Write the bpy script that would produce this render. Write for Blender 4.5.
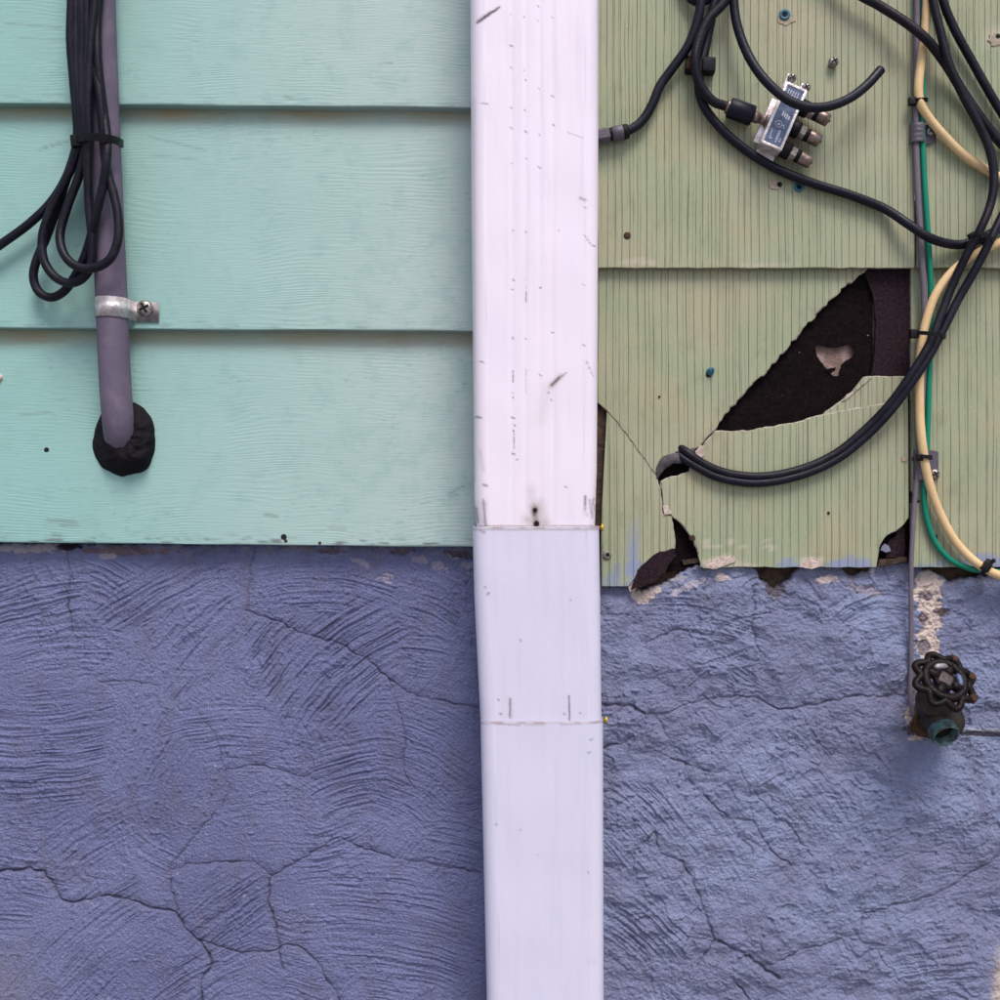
import bpy, math, random
import numpy as np
from mathutils import Vector
R = math.radians
for o in list(bpy.data.objects): bpy.data.objects.remove(o, do_unlink=True)
SC = bpy.context.scene
COL = SC.collection

# ------------------------------------------------------------------ camera, sky, sun, exposure
S = 0.00085            # metres per photo pixel on the wall plane
D = 1100.0             # camera to wall, in those pixels
ZC = 0.85              # camera height above the ground
cam = bpy.data.objects.new('camera', bpy.data.cameras.new('camera')); COL.objects.link(cam)
cam.location = (0, -D * S, ZC); cam.rotation_euler = (R(90), 0, 0)
cam.data.sensor_width = 36; cam.data.lens = 36 * D / 1000.0
cam.data.clip_start = 0.01; cam.data.clip_end = 500
SC.camera = cam
SUN_EL, SUN_AZ = R(59), R(163)         # azimuth: x = sin, y = cos
w = bpy.data.worlds.new('World'); SC.world = w; w.use_nodes = True
nt = w.node_tree; bg = nt.nodes['Background']
sky = nt.nodes.new('ShaderNodeTexSky'); sky.sky_type = 'NISHITA'; sky.sun_disc = False
sky.sun_elevation = SUN_EL; sky.sun_rotation = SUN_AZ
sky.air_density = 1.0; sky.dust_density = 3.0; sky.ozone_density = 1.0
nt.links.new(sky.outputs[0], bg.inputs[0]); bg.inputs[1].default_value = 0.085
sl = bpy.data.lights.new('sun', 'SUN'); sl.energy = 1.5; sl.angle = R(25); sl.color = (1.0, 0.955, 0.90)
so = bpy.data.objects.new('sun', sl); COL.objects.link(so)
sd = Vector((math.cos(SUN_EL) * math.sin(SUN_AZ), math.cos(SUN_EL) * math.cos(SUN_AZ), math.sin(SUN_EL)))
so.rotation_euler = sd.to_track_quat('Z', 'Y').to_euler(); so.location = (0.5, -3, 4)
SC.render.engine = 'CYCLES'
SC.view_settings.view_transform = 'Standard'; SC.view_settings.look = 'None'
SC.view_settings.exposure = 0.92; SC.view_settings.gamma = 1
SC.view_settings.use_curve_mapping = False
SC.render.resolution_x = SC.render.resolution_y = 1024

# ------------------------------------------------------------------ helpers
rng = np.random.default_rng(7)
random.seed(7)

def T(px, py, d=0.0):
    """photo pixel + distance d in front of the wall plane -> point (pixel units, x right, y into wall, z up)"""
    k = (D - d) / D
    return np.array([(px - 500) * k, -d, (500 - py) * k])

def world(v):
    v = np.asarray(v, float) * S
    v = v.copy(); v[..., 2] += ZC
    return v

def mesh_obj(name, V, F, mat, parent=None, smooth=True, mats=None, fmat=None, colors=None, attr=None):
    """V: (n,3) pixel-unit points; F: list of index tuples or (m,4)/(m,3) array. One mesh object."""
    Wv = world(V)
    me = bpy.data.meshes.new(name)
    if parent is not None: base = np.array(parent['_base'])
    else: base = np.array([(Wv[:, 0].min() + Wv[:, 0].max()) / 2, (Wv[:, 1].min() + Wv[:, 1].max()) / 2, Wv[:, 2].min()])
    L = (Wv - base).astype(np.float32)
    if isinstance(F, np.ndarray):
        n, k = F.shape
        me.vertices.add(len(L)); me.vertices.foreach_set('co', L.ravel())
        me.loops.add(n * k); me.loops.foreach_set('vertex_index', F.astype(np.int32).ravel())
        me.polygons.add(n); me.polygons.foreach_set('loop_start', np.arange(0, n * k, k, dtype=np.int32))
        me.update(calc_edges=True)
    else:
        me.from_pydata([tuple(map(float, p)) for p in L], [], [tuple(int(i) for i in f) for f in F])
    me.validate()
    for m in (mats or [mat]): me.materials.append(m)
    if fmat is not None: me.polygons.foreach_set('material_index', np.array(fmat, np.int32))
    me.polygons.foreach_set('use_smooth', np.full(len(me.polygons), smooth, bool))
    if colors is not None:
        a = me.attributes.new('paint', 'FLOAT_COLOR', 'POINT')
        c = np.ones((len(L), 4), np.float32); c[:, :3] = colors
        a.data.foreach_set('color', c.ravel())
    if attr is not None:
        a = me.attributes.new('wear', 'FLOAT_COLOR', 'POINT')
        c = np.ones((len(L), 4), np.float32); c[:, :3] = attr
        a.data.foreach_set('color', c.ravel())
    me.update()
    o = bpy.data.objects.new(name, me); COL.objects.link(o)
    o['_base'] = tuple(map(float, base))
    if parent is not None: o.parent = parent; o['_base'] = parent['_base'] ; o.location = (0, 0, 0)
    else: o.location = tuple(base)
    return o

def tag(o, label, cat, group=None, kind=None):
    o['label'] = label; o['category'] = cat
    if group: o['group'] = group
    if kind: o['kind'] = kind
    return o

def thing(name, at, label, cat, group=None):
    o = bpy.data.objects.new(name, None); COL.objects.link(o)
    b = world(np.array(at, float)); o.location = tuple(b); o['_base'] = tuple(map(float, b))
    o.empty_display_size = 0.01
    return tag(o, label, cat, group)

def catmull(P, step=2.5):
    P = np.asarray(P, float); n = len(P); out = []
    Q = np.vstack([2 * P[0] - P[1], P, 2 * P[-1] - P[-2]])
    for i in range(1, n):
        p0, p1, p2, p3 = Q[i - 1], Q[i], Q[i + 1], Q[i + 2]
        m = max(2, int(np.linalg.norm((p2 - p1)[:3]) / step))
        # centripetal parametrisation keeps bends smooth
        t01 = max(np.linalg.norm((p1 - p0)[:3]) ** .5, 1e-3); t12 = max(np.linalg.norm((p2 - p1)[:3]) ** .5, 1e-3); t23 = max(np.linalg.norm((p3 - p2)[:3]) ** .5, 1e-3)
        m1 = (p2 - p1) + t12 * ((p1 - p0) / t01 - (p2 - p0) / (t01 + t12))
        m2 = (p2 - p1) + t12 * ((p3 - p2) / t23 - (p3 - p1) / (t12 + t23))
        for t in np.linspace(0, 1, m, endpoint=False):
            t2, t3 = t * t, t ** 3
            out.append((2 * t3 - 3 * t2 + 1) * p1 + (t3 - 2 * t2 + t) * m1 + (-2 * t3 + 3 * t2) * p2 + (t3 - t2) * m2)
    out.append(P[-1])
    return np.array(out)

def tube_geo(C, rad, n=12, closed=False, flat=None):
    """C (m,3) centre line, rad scalar or (m,)"""
    m = len(C); rad = np.broadcast_to(np.asarray(rad, float), (m,))
    if closed: Tn = np.roll(C, -1, 0) - np.roll(C, 1, 0)
    else: Tn = np.gradient(C, axis=0)
    Tn /= np.linalg.norm(Tn, axis=1)[:, None] + 1e-9
    u = np.cross(Tn[0], [0, 1, 0]);
    if np.linalg.norm(u) < .1: u = np.cross(Tn[0], [1, 0, 0])
    u /= np.linalg.norm(u); U = []
    for t in Tn:
        u = u - t * np.dot(u, t); u /= np.linalg.norm(u); U.append(u)
    U = np.array(U); W = np.cross(Tn, U)
    a = np.linspace(0, 2 * math.pi, n, endpoint=False)
    V = (C[:, None, :] + rad[:, None, None] * (np.cos(a)[None, :, None] * U[:, None, :] + np.sin(a)[None, :, None] * W[:, None, :])).reshape(-1, 3)
    F = []
    for i in range(m if closed else m - 1):
        i2 = (i + 1) % m
        for j in range(n):
            j2 = (j + 1) % n
            F.append((i * n + j, i * n + j2, i2 * n + j2, i2 * n + j))
    if not closed:
        F.append(tuple(range(n))[::-1]); F.append(tuple((m - 1) * n + j for j in range(n)))
    return V, F

def lathe_geo(p0, axis, prof, n=20, up=None, flatn=None):
    """profile [(t along axis, radius)] around axis from p0; flatn: hexagon etc."""
    axis = np.array(axis, float); axis /= np.linalg.norm(axis)
    u = np.cross(axis, [0, 0, 1.0] if up is None else up)
    if np.linalg.norm(u) < .1: u = np.cross(axis, [1, 0, 0])
    u /= np.linalg.norm(u); w_ = np.cross(axis, u)
    nn = flatn or n; V = []; F = []
    for t, r in prof:
        for j in range(nn):
            a = 2 * math.pi * (j + .5) / nn
            V.append(p0 + axis * t + r * (math.cos(a) * u + math.sin(a) * w_))
    for i in range(len(prof) - 1):
        for j in range(nn):
            j2 = (j + 1) % nn
            F.append((i * nn + j, i * nn + j2, (i + 1) * nn + j2, (i + 1) * nn + j))
    F.append(tuple(range(nn))[::-1]); F.append(tuple((len(prof) - 1) * nn + j for j in range(nn)))
    return np.array(V), F

def join(*geos):
    V = []; F = []; n = 0
    for v, f in geos:
        V.append(np.asarray(v, float)); F += [tuple(i + n for i in t) for t in f]; n += len(v)
    return np.vstack(V), F

def box_geo(c, ax, ay, az, hx, hy, hz, bev=0.0):
    """box with given half sizes along three unit axes, with chamfered edges if bev > 0"""
    c, ax, ay, az = [np.array(q, float) for q in (c, ax, ay, az)]
    import bmesh
    bm = bmesh.new(); bmesh.ops.create_cube(bm, size=2)
    for v in bm.verts: v.co = Vector((v.co.x * hx, v.co.y * hy, v.co.z * hz))
    if bev: bmesh.ops.bevel(bm, geom=bm.edges[:], offset=bev, segments=2, affect='EDGES', profile=.6)
    bm.verts.index_update()
    V = np.array([c + v.co.x * ax + v.co.y * ay + v.co.z * az for v in bm.verts]); F = [tuple(v.index for v in f.verts) for f in bm.faces]
    bm.free(); return V, F

def slab_geo(poly, dfront, thick):
    """closed plate from a photo outline; dfront(px,py) or number gives its face; returns V, F, face kinds (0 face, 1 edge)"""
    n = len(poly); f = dfront if callable(dfront) else (lambda x, y: dfront)
    A = np.array([T(x, y, f(x, y)) for x, y in poly]); B = A + np.array([0, thick, 0])
    ar = sum(A[i][0] * A[(i + 1) % n][2] - A[(i + 1) % n][0] * A[i][2] for i in range(n))
    if ar < 0: A = A[::-1]; B = B[::-1]
    V = np.vstack([A, B]); F = [tuple(range(n)), tuple(range(2 * n - 1, n - 1, -1))]; K = [0, 0]
    for i in range(n):
        j = (i + 1) % n; F.append((i, n + i, n + j, j)); K.append(1)
    return V, F, K

def rough_line(pts, amp=1.2, step=4.0, r=None):
    """subdivide a polyline and jitter it: a fracture edge"""
    r = r or random; out = []
    for (x0, y0), (x1, y1) in zip(pts[:-1], pts[1:]):
        L = math.hypot(x1 - x0, y1 - y0); m = max(1, int(L / step))
        for k in range(m):
            t = k / m; j = amp if k else amp * .3
            out.append((x0 + (x1 - x0) * t + r.uniform(-j, j), y0 + (y1 - y0) * t + r.uniform(-j, j)))
    out.append(pts[-1]); return out

_G = {}
def perlin(x, y, seed=0):
    if seed not in _G:
        a = np.random.default_rng(1000 + seed).random((256, 256)) * 2 * math.pi
        _G[seed] = (np.cos(a).astype(np.float32), np.sin(a).astype(np.float32))
    gx, gy = _G[seed]
    xi = np.floor(x).astype(np.int32); yi = np.floor(y).astype(np.int32); xf = (x - xi).astype(np.float32); yf = (y - yi).astype(np.float32)
    u = xf * xf * xf * (xf * (xf * 6 - 15) + 10); v = yf * yf * yf * (yf * (yf * 6 - 15) + 10)
    def g(ix, iy, dx, dy):
        ix = ix & 255; iy = iy & 255; return gx[ix, iy] * dx + gy[ix, iy] * dy
    a = g(xi, yi, xf, yf); b = g(xi + 1, yi, xf - 1, yf); c = g(xi, yi + 1, xf, yf - 1); d = g(xi + 1, yi + 1, xf - 1, yf - 1)
    return ((a + (b - a) * u) * (1 - v) + (c + (d - c) * u) * v) * 1.5
def fbm(x, y, seed=0, oct=4):
    s = 0; a = 1.0
    for k in range(oct): s = s + a * perlin(x, y, seed + k); x = x * 2.03; y = y * 2.03; a *= .5
    return s
def sstep(a, b, x):
    t = np.clip((x - a) / (b - a), 0, 1); return t * t * (3 - 2 * t)

# ------------------------------------------------------------------ materials
class NT:
    def __init__(s, name):
        s.m = bpy.data.materials.new(name); s.m.use_nodes = True; s.t = s.m.node_tree
        s.b = s.t.nodes['Principled BSDF']; s.pos = s.t.nodes.new('ShaderNodeNewGeometry').outputs['Position']
    def n(s, typ, **kw):
        q = s.t.nodes.new(typ)
        for k, v in kw.items(): setattr(q, k, v)
        return q
    def put(s, sock, v):
        if isinstance(v, bpy.types.NodeSocket): s.t.links.new(v, sock)
        elif isinstance(v, tuple) and len(v) == 3 and sock.type == 'RGBA': sock.default_value = (*v, 1)
        else: sock.default_value = v
    def vec(s, sx=1, sy=1, sz=1, off=None):      # world position in photo pixels, scaled
        q = s.n('ShaderNodeVectorMath', operation='MULTIPLY'); s.put(q.inputs[0], s.pos); q.inputs[1].default_value = (sx / S, sy / S, sz / S)
        if off is None: return q.outputs[0]
        p = s.n('ShaderNodeVectorMath', operation='ADD'); s.put(p.inputs[0], q.outputs[0]); s.put(p.inputs[1], off); return p.outputs[0]
    def noise(s, vec, scale=1, detail=3, rough=.5, dist=0):
        q = s.n('ShaderNodeTexNoise'); s.put(q.inputs['Vector'], vec); q.inputs['Scale'].default_value = scale
        q.inputs['Detail'].default_value = detail; q.inputs['Roughness'].default_value = rough; q.inputs['Distortion'].default_value = dist
        return q.outputs['Fac']
    def math(s, op, a, b=0.0, c=0.0, clamp=False):
        q = s.n('ShaderNodeMath', operation=op, use_clamp=clamp); s.put(q.inputs[0], a); s.put(q.inputs[1], b)
        if len(q.inputs) > 2: s.put(q.inputs[2], c)
        return q.outputs[0]
    def ramp(s, fac, a, b, lo=0.0, hi=1.0):
        q = s.n('ShaderNodeMapRange', interpolation_type='SMOOTHSTEP'); s.put(q.inputs[0], fac); q.inputs[1].default_value = a; q.inputs[2].default_value = b
        q.inputs[3].default_value = lo; q.inputs[4].default_value = hi; return q.outputs[0]
    def mix(s, f, a, b, blend='MIX'):
        q = s.n('ShaderNodeMix', data_type='RGBA', blend_type=blend); s.put(q.inputs[0], f); s.put(q.inputs[6], a); s.put(q.inputs[7], b); return q.outputs[2]
    def attr(s, name):
        q = s.n('ShaderNodeAttribute', attribute_name=name); return q.outputs['Color']
    def sep(s, v):
        q = s.n('ShaderNodeSeparateXYZ'); s.put(q.inputs[0], v); return q.outputs
    def bump(s, h, dist, strength=1.0, normal=None):
        q = s.n('ShaderNodeBump'); s.put(q.inputs['Height'], h); q.inputs['Distance'].default_value = dist * S; q.inputs['Strength'].default_value = strength
        if normal is not None: s.put(q.inputs['Normal'], normal)
        return q.outputs[0]
    def done(s, col, rough=.6, normal=None, metal=0.0, spec=.5, coat=0.0):
        s.put(s.b.inputs['Base Color'], col); s.put(s.b.inputs['Roughness'], rough); s.put(s.b.inputs['Metallic'], metal)
        s.b.inputs['Specular IOR Level'].default_value = spec; s.b.inputs['Coat Weight'].default_value = coat
        if normal is not None: s.put(s.b.inputs['Normal'], normal)
        return s.m

def simple(name, col, rough=.6, metal=0.0, spec=.5, var=.25, nscale=.15, col2=None, bump=.3, bscale=.6):
    q = NT(name); f = q.noise(q.vec(), nscale, 4, .6); f = q.ramp(f, .35, .68)
    c2 = col2 or tuple(c * (1 - var) for c in col)
    col_ = q.mix(f, col, c2)
    r = q.ramp(f, 0, 1, rough, min(1, rough + .12))
    nrm = q.bump(q.noise(q.vec(), bscale, 3), bump) if bump else None
    return q.done(col_, r, nrm, metal, spec)

def mat_stucco():
    q = NT('painted_stucco')
    c = q.attr('paint')
    f = q.noise(q.vec(), .22, 4, .6); c = q.mix(q.ramp(f, .3, .7, 0, .35), c, (.55, .60, .72), 'MULTIPLY')
    g = q.noise(q.vec(), 1.1, 2, .5)
    c = q.mix(q.ramp(g, .40, .68, 0, .30), c, (.34, .36, .52)); c = q.mix(q.ramp(q.noise(q.vec(), .02, 5, .65), .50, .72, 0, .45), c, (.13, .125, .22))
    c = q.mix(q.ramp(q.sep(q.attr('paint'))[0], .34, .46), c, q.attr('paint'))
    h = q.math('ADD', q.math('MULTIPLY', q.noise(q.vec(), .42, 3, .65), 1.0), q.math('MULTIPLY', g, .35))
    return q.done(c, .58, q.bump(h, 2.9, 1.0), 0, .35)
def mat_clapboard():
    q = NT('aqua_clapboard_paint')
    rnd = q.n('ShaderNodeObjectInfo').outputs['Random']
    cmb = q.n('ShaderNodeCombineXYZ'); q.put(cmb.inputs[0], q.math('MULTIPLY', rnd, 900.)); q.put(cmb.inputs[2], q.math('MULTIPLY', rnd, 5000.))
    v = q.vec(1, 1, 1, cmb.outputs[0])
    z = q.sep(v)[2]
    st = q.n('ShaderNodeVectorMath', operation='MULTIPLY'); q.put(st.inputs[0], v); st.inputs[1].default_value = (.0045, 0, .016)
    big = q.noise(st.outputs[0], 1, 2.0, .42)
    ring = q.math('ADD', q.math('MULTIPLY', z, .26), q.math('MULTIPLY', big, 15.0))
    st2 = q.n('ShaderNodeVectorMath', operation='MULTIPLY'); q.put(st2.inputs[0], v); st2.inputs[1].default_value = (.03, 0, .22)
    ring = q.math('ADD', ring, q.math('MULTIPLY', q.noise(st2.outputs[0], 1, 2), .8))
    wv = q.math('SINE', q.math('MULTIPLY', ring, 6.283))
    st3 = q.n('ShaderNodeVectorMath', operation='MULTIPLY'); q.put(st3.inputs[0], v); st3.inputs[1].default_value = (.035, 0, .55)
    fib = q.noise(st3.outputs[0], 1, 4, .65)
    amt = q.ramp(q.noise(v, .012, 2), .42, .66, .05, 1.0)
    gh = q.math('ADD', q.math('MULTIPLY', q.math('MULTIPLY', wv, amt), .16), q.math('MULTIPLY', fib, 1.0))
    tone_noise = q.noise(q.vec(), .0032, 2, .5)
    x = q.sep(q.vec())[0]
    pale_right = q.ramp(q.math('ADD', x, q.math('MULTIPLY', tone_noise, 260)), -340, 190)  # greener at left, paler and greyer to the right
    c = q.mix(pale_right, (.255, .445, .418), (.395, .482, .465))
    blot = q.noise(v, .05, 5, .62); c = q.mix(q.ramp(blot, .46, .72, 0, .42), c, (.225, .385, .365))
    sp = q.n('ShaderNodeVectorMath', operation='MULTIPLY'); q.put(sp.inputs[0], v); sp.inputs[1].default_value = (.10, 1, .28)
    spk = q.noise(sp.outputs[0], 1, 3, .6); zone = q.ramp(q.noise(v, .014, 2), .50, .62)
    c = q.mix(q.math('MULTIPLY', q.ramp(spk, .54, .70, 0, .5), zone), c, (.19, .34, .325))
    c = q.mix(q.math('MULTIPLY', q.ramp(wv, .2, 1.0, 0, .13), amt), c, (.18, .35, .33))
    a = q.sep(q.attr('wear'))
    c = q.mix(q.math('MULTIPLY', a[0], q.ramp(fib, .25, .6, .5, 1.0)), c, (.33, .27, .16))   # tan band just under each lap
    c = q.mix(a[1], c, (.10, .085, .10))                                                      # bare grimy wood, scratches
    return q.done(c, .55, q.bump(gh, .36, 1.0), 0, .4)
def mat_shingle():
    q = NT('green_combed_shingle')
    rnd = q.n('ShaderNodeObjectInfo').outputs['Random']
    x, y, z = q.sep(q.vec())
    v = q.vec()
    wob = q.math('MULTIPLY', q.noise(q.vec(.02, 0, .006), 1, 2), 5.0)
    W = q.math('ADD', q.math('ADD', q.math('ADD', x, wob), q.math('MULTIPLY', rnd, 3000.)), 0.0)
    def lines(freq, width, rd):
        vo = q.n('ShaderNodeTexVoronoi', voronoi_dimensions='1D', feature='DISTANCE_TO_EDGE'); q.put(vo.inputs['W'], q.math('MULTIPLY', W, freq))
        vo.inputs['Scale'].default_value = 1; vo.inputs['Randomness'].default_value = rd
        return q.ramp(vo.outputs['Distance'], 0.0, width, 1, 0)
    l1 = lines(1 / 8.0, .07, .55); l2 = lines(1 / 6.1, .09, .9)
    st = q.noise(q.vec(.05, 0, .006), 1, 2)
    l2 = q.math('MULTIPLY', l2, q.ramp(st, .40, .62, .15, 1.0))
    ln = q.math('MAXIMUM', l1, q.math('MULTIPLY', l2, .7))
    brk = q.ramp(q.noise(q.vec(.3, 1, .02), 1, 3), .3, .6, .45, 1.0)
    ln = q.math('MULTIPLY', ln, brk)
    base = q.mix(q.ramp(q.noise(v, .009, 3), .35, .65), (.335, .332, .225), (.282, .320, .200))
    warm = q.ramp(q.noise(q.vec(.012, 1, .006), 1, 3, .6), .45, .70); base = q.mix(q.math('MULTIPLY', warm, .6), base, (.375, .325, .205))
    fine = q.noise(q.vec(.9, 1, .25), 1, 3); base = q.mix(q.ramp(fine, .35, .7, 0, .25), base, (.40, .41, .30))
    dirt = q.noise(q.vec(.05, .05, .03), 1, 5, .6); base = q.mix(q.ramp(dirt, .52, .8, 0, .38), base, (.17, .165, .115))
    c = q.mix(q.math('MULTIPLY', ln, .30), base, (.11, .11, .072))
    sp = q.n('ShaderNodeTexVoronoi', feature='F1'); q.put(sp.inputs['Vector'], q.vec(1, 0, 1)); sp.inputs['Scale'].default_value = .11
    zone = q.ramp(q.noise(v, .06, 3), .60, .68)
    c = q.mix(q.math('MULTIPLY', q.ramp(sp.outputs['Distance'], .06, .13, .7, 0), zone), c, (.55, .55, .46))   # flecks where paint chipped
    a = q.sep(q.attr('wear'))
    c = q.mix(a[0], c, (.22, .26, .42))      # blue overspray
    c = q.mix(a[1], c, (.52, .45, .38))      # bare cement
    c = q.mix(a[2], c, (.09, .06, .04))      # rust, grime
    h = q.math('ADD', q.math('MULTIPLY', ln, -1.0), q.math('MULTIPLY', fine, .35))
    return q.done(c, .58, q.bump(h, .75, 1.0), 0, .35)
def mat_downspout(name, c0, c1):
    q = NT(name)
    f = q.noise(q.vec(.06, .06, .006), 1, 3, .6); c = q.mix(q.ramp(f, .38, .66), c0, c1)
    g = q.noise(q.vec(.9, .9, .35), 1, 3); c = q.mix(q.ramp(g, .66, .85, 0, .08), c, (.5, .46, .5))
    a = q.sep(q.attr('wear'))
    c = q.mix(a[0], c, (.035, .026, .032)); c = q.mix(a[1], c, (.24, .15, .11)); c = q.mix(a[2], c, (.44, .40, .44))
    nrm = q.bump(q.noise(q.vec(.02, .02, .012), 1, 2), 2.0, .5); nrm = q.bump(q.noise(q.vec(), .7, 2), .25, .6, nrm)
    return q.done(c, .34, nrm, 0, .5)
def mat_cable(name, col, rough=.36, dust=(.12, .10, .15), amt=.12, spec=.22):
    q = NT(name)
    f = q.noise(q.vec(), .045, 4, .65); g = q.noise(q.vec(), .5, 3, .6)
    k = q.math('MULTIPLY', q.ramp(f, .42, .75), amt); k = q.math('MULTIPLY', k, q.ramp(g, .3, .7, .4, 1))
    return q.done(q.mix(k, col, dust), q.ramp(f, .3, .7, rough, rough + .2), q.bump(q.noise(q.vec(), .35, 3), .5, .6), 0, spec)

M = {}
M['stucco'] = mat_stucco(); M['clap'] = mat_clapboard(); M['shingle'] = mat_shingle()
M['core'] = simple('broken_cement_edge', (.44, .39, .31), .85, var=.45, nscale=.25, bump=1.2)
M['spout_top'] = mat_downspout('white_enamel_lit', (.82, .725, .82), (.80, .722, .835))  # brighter and pinker: light falling off down the pipe is put into the colour
M['spout_low'] = mat_downspout('white_enamel_dimmed', (.64, .605, .745), (.62, .595, .745))  # same enamel, dimmer and bluer: the light falloff painted in
M['cable'] = mat_cable('black_cable_jacket', (.0055, .004, .010))
M['cable_blue'] = mat_cable('blue_black_cable_jacket', (.005, .005, .014), .38)
M['rubber'] = mat_cable('black_rubber', (.005, .004, .008), .55, amt=.1, spec=.2)
M['tie'] = simple('black_nylon', (.004, .003, .005), .45, spec=.25, bump=.1)
M['conduit'] = mat_cable('grey_conduit_plastic', (.125, .100, .150), .5, (.21, .17, .22), .7)
M['wire'] = mat_cable('grey_wire_jacket', (.15, .125, .16), .5, (.22, .19, .22), .6)
M['green'] = mat_cable('green_wire_jacket', (.006, .20, .125), .35, (.02, .25, .17), .4)
M['beige'] = mat_cable('beige_cable_jacket', (.70, .49, .27), .45, (.55, .34, .16), .7)
M['putty'] = simple('black_duct_sealant', (.006, .0045, .007), .75, spec=.15, var=-.8, nscale=.12, bump=1.5, bscale=.25)
M['seal'] = simple('grey_sealant', (.085, .075, .085), .7, var=.5, nscale=.1, bump=1.0)
M['zinc'] = simple('galvanised_steel', (.80, .76, .79), .34, .5, var=.5, nscale=.16, col2=(.50, .42, .42), bump=.5)
M['steel'] = simple('dull_screw_steel', (.40, .37, .36), .42, .85, nscale=.4, col2=(.17, .13, .12), bump=.3)
M['nickel'] = simple('dull_nickel', (.34, .29, .27), .4, .7, nscale=.3, col2=(.17, .14, .13), bump=.3)
M['copper'] = simple('tarnished_cap', (.30, .22, .20), .38, .8, nscale=.25, col2=(.15, .10, .09), bump=.3)
M['brass'] = simple('yellow_brass', (.75, .50, .08), .35, .6, nscale=.4, col2=(.42, .25, .05), bump=.3)
M['clip'] = simple('grey_nylon_clip', (.10, .085, .115), .5, bump=.4)
def mat_felt():
    q = NT('black_tar_paper'); v = q.vec()
    c = q.mix(q.ramp(q.noise(v, .25, 4, .6), .35, .7), (.0045, .0025, .003), (.011, .006, .007))
    vo = q.n('ShaderNodeTexVoronoi', feature='F1'); q.put(vo.inputs['Vector'], q.vec(1, 0, 1)); vo.inputs['Scale'].default_value = .07
    rn = q.sep(vo.outputs['Color'])[0]
    k = q.math('MULTIPLY', q.ramp(vo.outputs['Distance'], .03, .09, 1, 0), q.ramp(rn, .62, .8))
    c = q.mix(k, c, (.16, .13, .14)); h = q.math('ADD', q.noise(v, .8, 3), q.math('MULTIPLY', q.noise(v, .05, 3), 2.0))
    return q.done(c, .9, q.bump(h, 2.0), 0, .1)
M['felt'] = mat_felt()
M['felt2'] = simple('worn_backer_felt', (.016, .009, .013), .9, spec=.1, nscale=.35, col2=(.036, .021, .026), bump=1.4, bscale=.8)
M['wood'] = simple('bare_sheathing_wood', (.34, .235, .215), .8, nscale=.10, col2=(.19, .12, .10), bump=1.2)
M['sill'] = simple('old_sill_wood', (.075, .042, .026), .9, nscale=.15, col2=(.030, .018, .013), bump=1.5)
M['hole'] = simple('dark_hole', (.006, .005, .006), .9, bump=0)
M['anchor'] = simple('blue_plastic_anchor', (.020, .135, .21), .45, bump=.2)
M['label'] = simple('blue_printed_label', (.055, .075, .16), .4, nscale=.2, col2=(.10, .14, .24), bump=.2)
M['print'] = simple('white_print', (.52, .54, .62), .5, bump=0)
M['iron'] = simple('black_iron_handle', (.0035, .0025, .004), .34, .0, spec=.15, nscale=.07, col2=(.010, .0045, .004), bump=.8, bscale=.5)
M['iron2'] = simple('red_worn_iron', (.045, .020, .022), .45, nscale=.3, col2=(.016, .010, .014), bump=.6)
M['rust'] = simple('rusty_iron', (.075, .028, .011), .8, nscale=.2, col2=(.03, .014, .010), bump=1.2)
M['bronze'] = simple('dark_tarnished_bronze', (.016, .010, .008), .5, .2, nscale=.12, col2=(.040, .028, .018), bump=.8)
M['verdigris'] = simple('verdigris_thread', (.085, .17, .18), .5, .3, nscale=.14, col2=(.035, .036, .032), bump=.5)
M['tagm'] = simple('silver_handle_label', (.36, .34, .37), .45, .2, nscale=.3, col2=(.12, .10, .12), bump=.3)
M['flake'] = simple('cream_plaster', (.62, .50, .46), .85, nscale=.2, col2=(.42, .31, .26), bump=1.2)
M['bare'] = simple('bare_cement', (.40, .31, .255), .85, nscale=.4, col2=(.29, .25, .18), bump=.6)
M['chip'] = simple('blue_grey_chip', (.14, .15, .22), .7)
M['ground'] = simple('grey_concrete', (.26, .25, .24), .9, nscale=.02, bump=1.5, bscale=.1)

# ------------------------------------------------------------------ ground (below the frame; the wall stands on it)
def ground():
    g = np.array([[-30000, -30000, -1000.], [30000, -30000, -1000.], [30000, 300, -1000.], [-30000, 300, -1000.]])
    o = mesh_obj('ground', g, [(0, 1, 2, 3)], M['ground']); o['kind'] = 'structure'
ground()

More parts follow.
